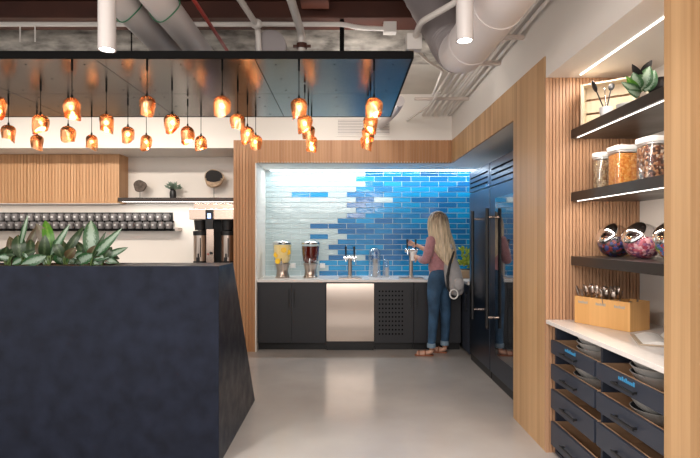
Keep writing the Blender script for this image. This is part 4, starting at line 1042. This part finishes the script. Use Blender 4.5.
chains = [[('pel', (1.165, 6.24, .98), (.10, .09)), ('waist', (1.17, 6.235, 1.11), (.088, .08)), ('chest', (1.165, 6.24, 1.30), (.135, .095)), ('ub', (1.16, 6.245, 1.42), (.09, .075)), ('nb', (1.155, 6.25, 1.48), .05), ('nk', (1.15, 6.255, 1.54), .046), ('hd', (1.14, 6.262, 1.625), (.070, .078)), ('ht', (1.138, 6.262, 1.70), (.072, .080)), ('tp', (1.14, 6.258, 1.755), (.045, .05))],
          ['ub', ('ls', LS, .055), ('', (1.03, 6.13, 1.30), .044), ('le', LE, .036), ('', (.955, 6.27, 1.19), .033), ('lw', (.93, 6.36, 1.21), .024), ('lp', LH, (.030, .020))],
          ['ub', ('rs', RS, .055), ('', (1.20, 6.50, 1.33), .044), ('re', RE, .036), ('', (1.04, 6.62, 1.315), .033), ('rw', (.97, 6.63, 1.355), .024), ('rp', RH, (.030, .020))],
          ['pel', ('lh', (1.11, 6.18, .90), .095), ('', (1.10, 6.165, .72), .078), ('lk', (1.093, 6.155, .52), .055), ('', (1.085, 6.19, .36), .050), ('la', (1.068, 6.20, .10), .034), ('lheel', (1.075, 6.19, .045), .030), ('lball', (.95, 6.20, .032), (.036, .022)), ('lt', (.885, 6.205, .026), (.034, .014))],
          ['pel', ('rh', (1.225, 6.29, .90), .095), ('', (1.25, 6.30, .72), .078), ('rk', (1.268, 6.29, .52), .055), ('', (1.272, 6.33, .36), .050), ('ra', (1.262, 6.345, .10), .034), ('rheel', (1.272, 6.34, .045), .030), ('rball', (1.155, 6.385, .032), (.036, .022)), ('rt', (1.095, 6.405, .026), (.034, .014))],
          ['hd', ('nose', (1.065, 6.318, 1.635), .013)]]
chains += fingers(LH, (-.25, .9, .1), (0, 0, 1), (.1, 0, 1), 'lp')
chains += fingers(RH, (-.9, .0, .2), (.2, .9, .1), (0, .1, 1), 'rp')
pts, edges = graph(chains)
body = skin_mesh('body', pts, edges, M['skin'], per, 0, 2, PO)
# face
fdir = Vector((-.76, .64, 0)).normalized(); fs_ = Vector((-fdir.y, fdir.x, 0))
hc = Vector((1.138, 6.262, 1.655))
for s in (-1, 1):
    e = hc+fdir*.073+fs_*s*.03; obj('eye', MB().sph(e, .011, 12), M['plasticw'], per, smooth=3.1)
    ea = hc+fs_*s*.078+Vector((0, 0, -.01)); obj('ear', MB().sph(ea, .026, 10, sc=(.5, .6, 1.1)), M['skin'], per, smooth=3.1)
obj('mouth', MB().sph(hc+fdir*.077+Vector((0, 0, -.06)), .018, 10, sc=(.8, .8, .3)), M['sandal'], per, smooth=3.1)
# blouse
ch = [[('w', (1.168, 6.24, .99), (.158, .140)), ('a', (1.17, 6.235, 1.14), (.140, .110)), ('c', (1.165, 6.24, 1.30), (.150, .112)), ('u', (1.16, 6.245, 1.41), (.115, .092)), ('n', (1.156, 6.25, 1.475), (.062, .06))],
      ['u', ('', (1.06, 6.135, 1.43), .070), ('', (1.03, 6.13, 1.30), .066), ('', (.995, 6.14, 1.175), .062), ('', (.965, 6.24, 1.18), .055), ('', (.950, 6.30, 1.195), .046)],
      ['u', ('', (1.265, 6.355, 1.43), .070), ('', (1.20, 6.50, 1.33), .064), ('', (1.13, 6.60, 1.26), .056), ('', (1.06, 6.618, 1.30), .048)]]
pts, edges = graph(ch); skin_mesh('blouse', pts, edges, M['shirt'], per, 0, 2, PO)
# jeans
ch = [[('w', (1.168, 6.24, 1.12), (.118, .11)), ('p', (1.167, 6.24, .95), (.150, .130))],
      ['p', ('', (1.11, 6.185, .88), .107), ('', (1.10, 6.165, .72), .090), ('', (1.093, 6.155, .52), .067), ('', (1.086, 6.188, .36), .062), ('', (1.070, 6.20, .11), .047)],
      ['p', ('', (1.225, 6.29, .88), .107), ('', (1.25, 6.30, .72), .090), ('', (1.268, 6.29, .52), .067), ('', (1.272, 6.33, .36), .062), ('', (1.264, 6.345, .11), .047)]]
pts, edges = graph(ch); jn = skin_mesh('jeans', pts, edges, M['jeans'], per, 1, 2, PO)
for (x, y) in ((1.070, 6.20), (1.264, 6.345)):
    obj('rolled_cuff', MB().lathe((x, y, 0), [(.046, .10), (.052, .10), (.054, .105), (.054, .15), (.050, .155), (.044, .155)], 20), M['cuff'], jn, smooth=.8)
# sandals
for (hx, hy, tx, ty) in ((1.095, 6.19, .865, 6.207), (1.292, 6.335, 1.075, 6.412)):
    a = Vector((hx, hy, 0)); b = Vector((tx, ty, 0)); d = (b-a).normalized(); s = Vector((-d.y, d.x, 0))
    vs = []; k = 14
    for i in range(k+1):
        u = i/k; w = .034+.012*math.sin(PI*(u*.9+.05))*(1 if u > .4 else .6)
        if i in (0, k): w *= .55
        c = a.lerp(b, u)
        for (q, z_) in ((-1, .001), (1, .001), (1, .013), (-1, .013)): vs.append(c+s*w*q+Vector((0, 0, z_)))
    fs = [(i*4+j, i*4+(j+1) % 4, (i+1)*4+(j+1) % 4, (i+1)*4+j) for i in range(k) for j in range(4)]+[(3, 2, 1, 0), (k*4, k*4+1, k*4+2, k*4+3)]
    sd = obj('sandal', MB().add(vs, fs), M['sandal'], per, bevel=.002)
    for u, h_ in ((.78, .050), (.45, .062)):
        c = a.lerp(b, u); pp = [c+s*(.043*math.cos(q))+Vector((0, 0, .010+h_*math.sin(q))) for q in [PI*i/12 for i in range(13)]]
        obj('sandal_strap', MB().tube(pp, .0065, 6), M['sandal'], sd, smooth=3.1)
    c = a.lerp(b, .10); pp = [c+d*(.015-.045*math.sin(q))+s*(.038*math.cos(q))+Vector((0, 0, .085)) for q in [PI*i/12 for i in range(13)]]
    obj('ankle_strap', MB().tube(pp+[pp[0]], .005, 6), M['sandal'], sd, smooth=3.1)
# hair: lofted with strand grooves
secs = [(438, 210.6, 3, .03), (438, 212.5, 12, .085), (438, 216, 18, .115), (438, 222, 21.5, .125), (438.3, 229, 22, .12), (439.5, 236, 23, .10), (441.2, 243, 24.5, .085), (443.5, 250, 22, .07), (445.3, 256, 17, .055), (446.5, 261, 10, .035), (447, 265.5, 3, .012)]
vs = []; n = 64
for i, (px, py, w, dp) in enumerate(secs):
    t_ = i/(len(secs)-1); Yc = 6.225 if i < 5 else 6.225-.02*(i-4)
    c = P(px, py, 6.22); hw = w/2*6.22/F
    back = -fdir*(0.018 if i < 4 else .045+.008*(i-4))
    for j in range(n):
        a = 2*PI*j/n; g = 1+.035*math.sin(a*13+t_*4)+.025*math.sin(a*7-t_*6)
        vs.append((c.x+hw*g*math.cos(a), Yc+back.y*.8+dp*g*math.sin(a), c.z+(.010*math.sin(a*9) if i > 7 else 0)))
fs = [(i*n+j, i*n+(j+1) % n, (i+1)*n+(j+1) % n, (i+1)*n+j) for i in range(len(secs)-1) for j in range(n)]+[tuple(range(n)), tuple(range(len(secs)*n-1, (len(secs)-1)*n-1, -1))]
obj('hair', MB().add(vs, fs), M['hair'], per, smooth=3.1, sub=1)
# backpack
bc = Vector((1.335, 6.12, 0)); t = thing('backpack', (1.335, 6.10, .76), 'light grey canvas backpack hanging from the person\'s shoulder', 'backpack')
vs = []; n = 28
prof = [(.72, .02, .02), (.735, .075, .05), (.78, .105, .075), (.88, .118, .09), (1.0, .112, .085), (1.12, .092, .07), (1.22, .062, .05), (1.30, .035, .03), (1.345, .012, .012)]
for (z_, rx, ry) in prof:
    for j in range(n):
        a = 2*PI*j/n; ca, sa = math.cos(a), math.sin(a); e = .75
        X_ = rx*math.copysign(abs(ca)**e, ca); Y_ = ry*math.copysign(abs(sa)**e, sa)*1.1
        lean = -(z_-.9)*.17
        vs.append((bc.x+lean+X_*.86-Y_*.4, bc.y+Y_*.8+X_*.3, z_+.03))
fs = [(i*n+j, i*n+(j+1) % n, (i+1)*n+(j+1) % n, (i+1)*n+j) for i in range(len(prof)-1) for j in range(n)]+[tuple(reversed(range(n))), tuple(range((len(prof)-1)*n, len(prof)*n))]
obj('bag_body', MB().add(vs, fs), M['bag'], t, smooth=3.1, sub=1)
obj('side_gusset', MB().tube([(1.31, 6.0, 1.30), (1.262, 6.01, 1.15), (1.235, 6.02, 1.0), (1.24, 6.03, .86), (1.27, 6.02, .78)], [.010, .016, .018, .016, .008], 10), M['strap'], t, smooth=3.1)
obj('shoulder_strap', MB().tube([(1.30, 6.05, 1.33), (1.25, 6.16, 1.46), (1.24, 6.30, 1.505), (1.21, 6.40, 1.42)], .016, 8), M['bag'], t, smooth=3.1)
obj('pocket', MB().sph((1.37, 6.02, .90), .07, 16, sc=(.9, .45, 1.1)), M['bag'], t, smooth=3.1)
pp = [(1.305+.048*math.cos(a), 5.995, .785+.055*math.sin(a)) for a in [2*PI*i/20 for i in range(21)]]
obj('loop_handle', MB().tube(pp, .009, 8), M['paper'], t, smooth=3.1)
cupp = (.885, 6.47, 1.165)
t = thing('cup', cupp, 'white cup held under the tap by the person', 'cup')
obj('cup_body', MB().lathe(cupp, [(0, 0), (.028, 0), (.040, .12), (.037, .12), (.026, .005), (0, .005)], 24), M['plasticw'], t, smooth=.8)

# ------------------------------------------------------------------ added fill lights, world
for (x, y, p) in ((-2.6, .2, 60), (0, .2, 60), (-3.0, -2.0, 55), (0.4, -2.0, 55), (-.6, 5.4, 0)):
    if p: area('overhead_fill_light', (x, y, 3.3), .9, .9, (0, 0, 0), p, (1, .93, .86))  # unseen fill added overhead to brighten the room
for (x, sx, e1, e2) in ((-3.2, 3.4, 15, 1.5), (-.4, 1.4, 4, 3)):
    o = area('rear_wall_fill_light', (x, 4.72, 3.12), sx, .10, (math.radians(64), 0, 0), e1, (1, .90, .80)); o.data.spread = math.radians(75)  # added fill brightening the rear wall and oak cabinets, no fixture there
    area('soffit_fill_light', (x, 5.45, 3.15), sx, .12, (math.radians(25), 0, 0), e2, (1, .91, .82))  # weak fill added for the white soffit, no fixture there
area('plenum_fill_light', (-.6, 1.0, 2.3), 3.4, .12, (math.radians(125), 0, 0), 28, (1, .92, .86))  # out-of-view fill added to lift the ducts and ceiling
area('canopy_top_fill_light', (-1.8, 4.55, 2.70), 3.6, .1, (math.radians(165), 0, 0), 7, (1, .92, .84))  # hidden fill added above the canopy for concrete and ducts
area('canopy_top_fill_light', (.15, 4.6, 2.72), .5, .1, (math.radians(150), math.radians(35), 0), 11, (1, .94, .88))  # hidden fill added for the pipes and ceiling at right
w = bpy.data.worlds.new('World'); S.world = w; w.use_nodes = True
bg = w.node_tree.nodes['Background']; bg.inputs[0].default_value = (.97, .93, .90, 1); bg.inputs[1].default_value = 1.2

# ------------------------------------------------------------------ camera
cam = bpy.data.cameras.new('Camera'); co = bpy.data.objects.new('Camera', cam); COL.objects.link(co)
co.location = (0, 0, CZ); co.rotation_euler = (PI/2, 0, 0)
cam.sensor_width = 36; cam.lens = 36*F/700; cam.shift_x = 5/700; cam.shift_y = 8/700; cam.clip_start = .05
S.camera = co
S.view_settings.view_transform = 'Standard'; S.view_settings.look = 'None'; S.view_settings.gamma = 1; S.view_settings.use_curve_mapping = False
S.view_settings.exposure = 0.25
S.cycles.use_denoising = True
S.cycles.max_bounces = 10; S.cycles.transparent_max_bounces = 16; S.cycles.sample_clamp_indirect = 4
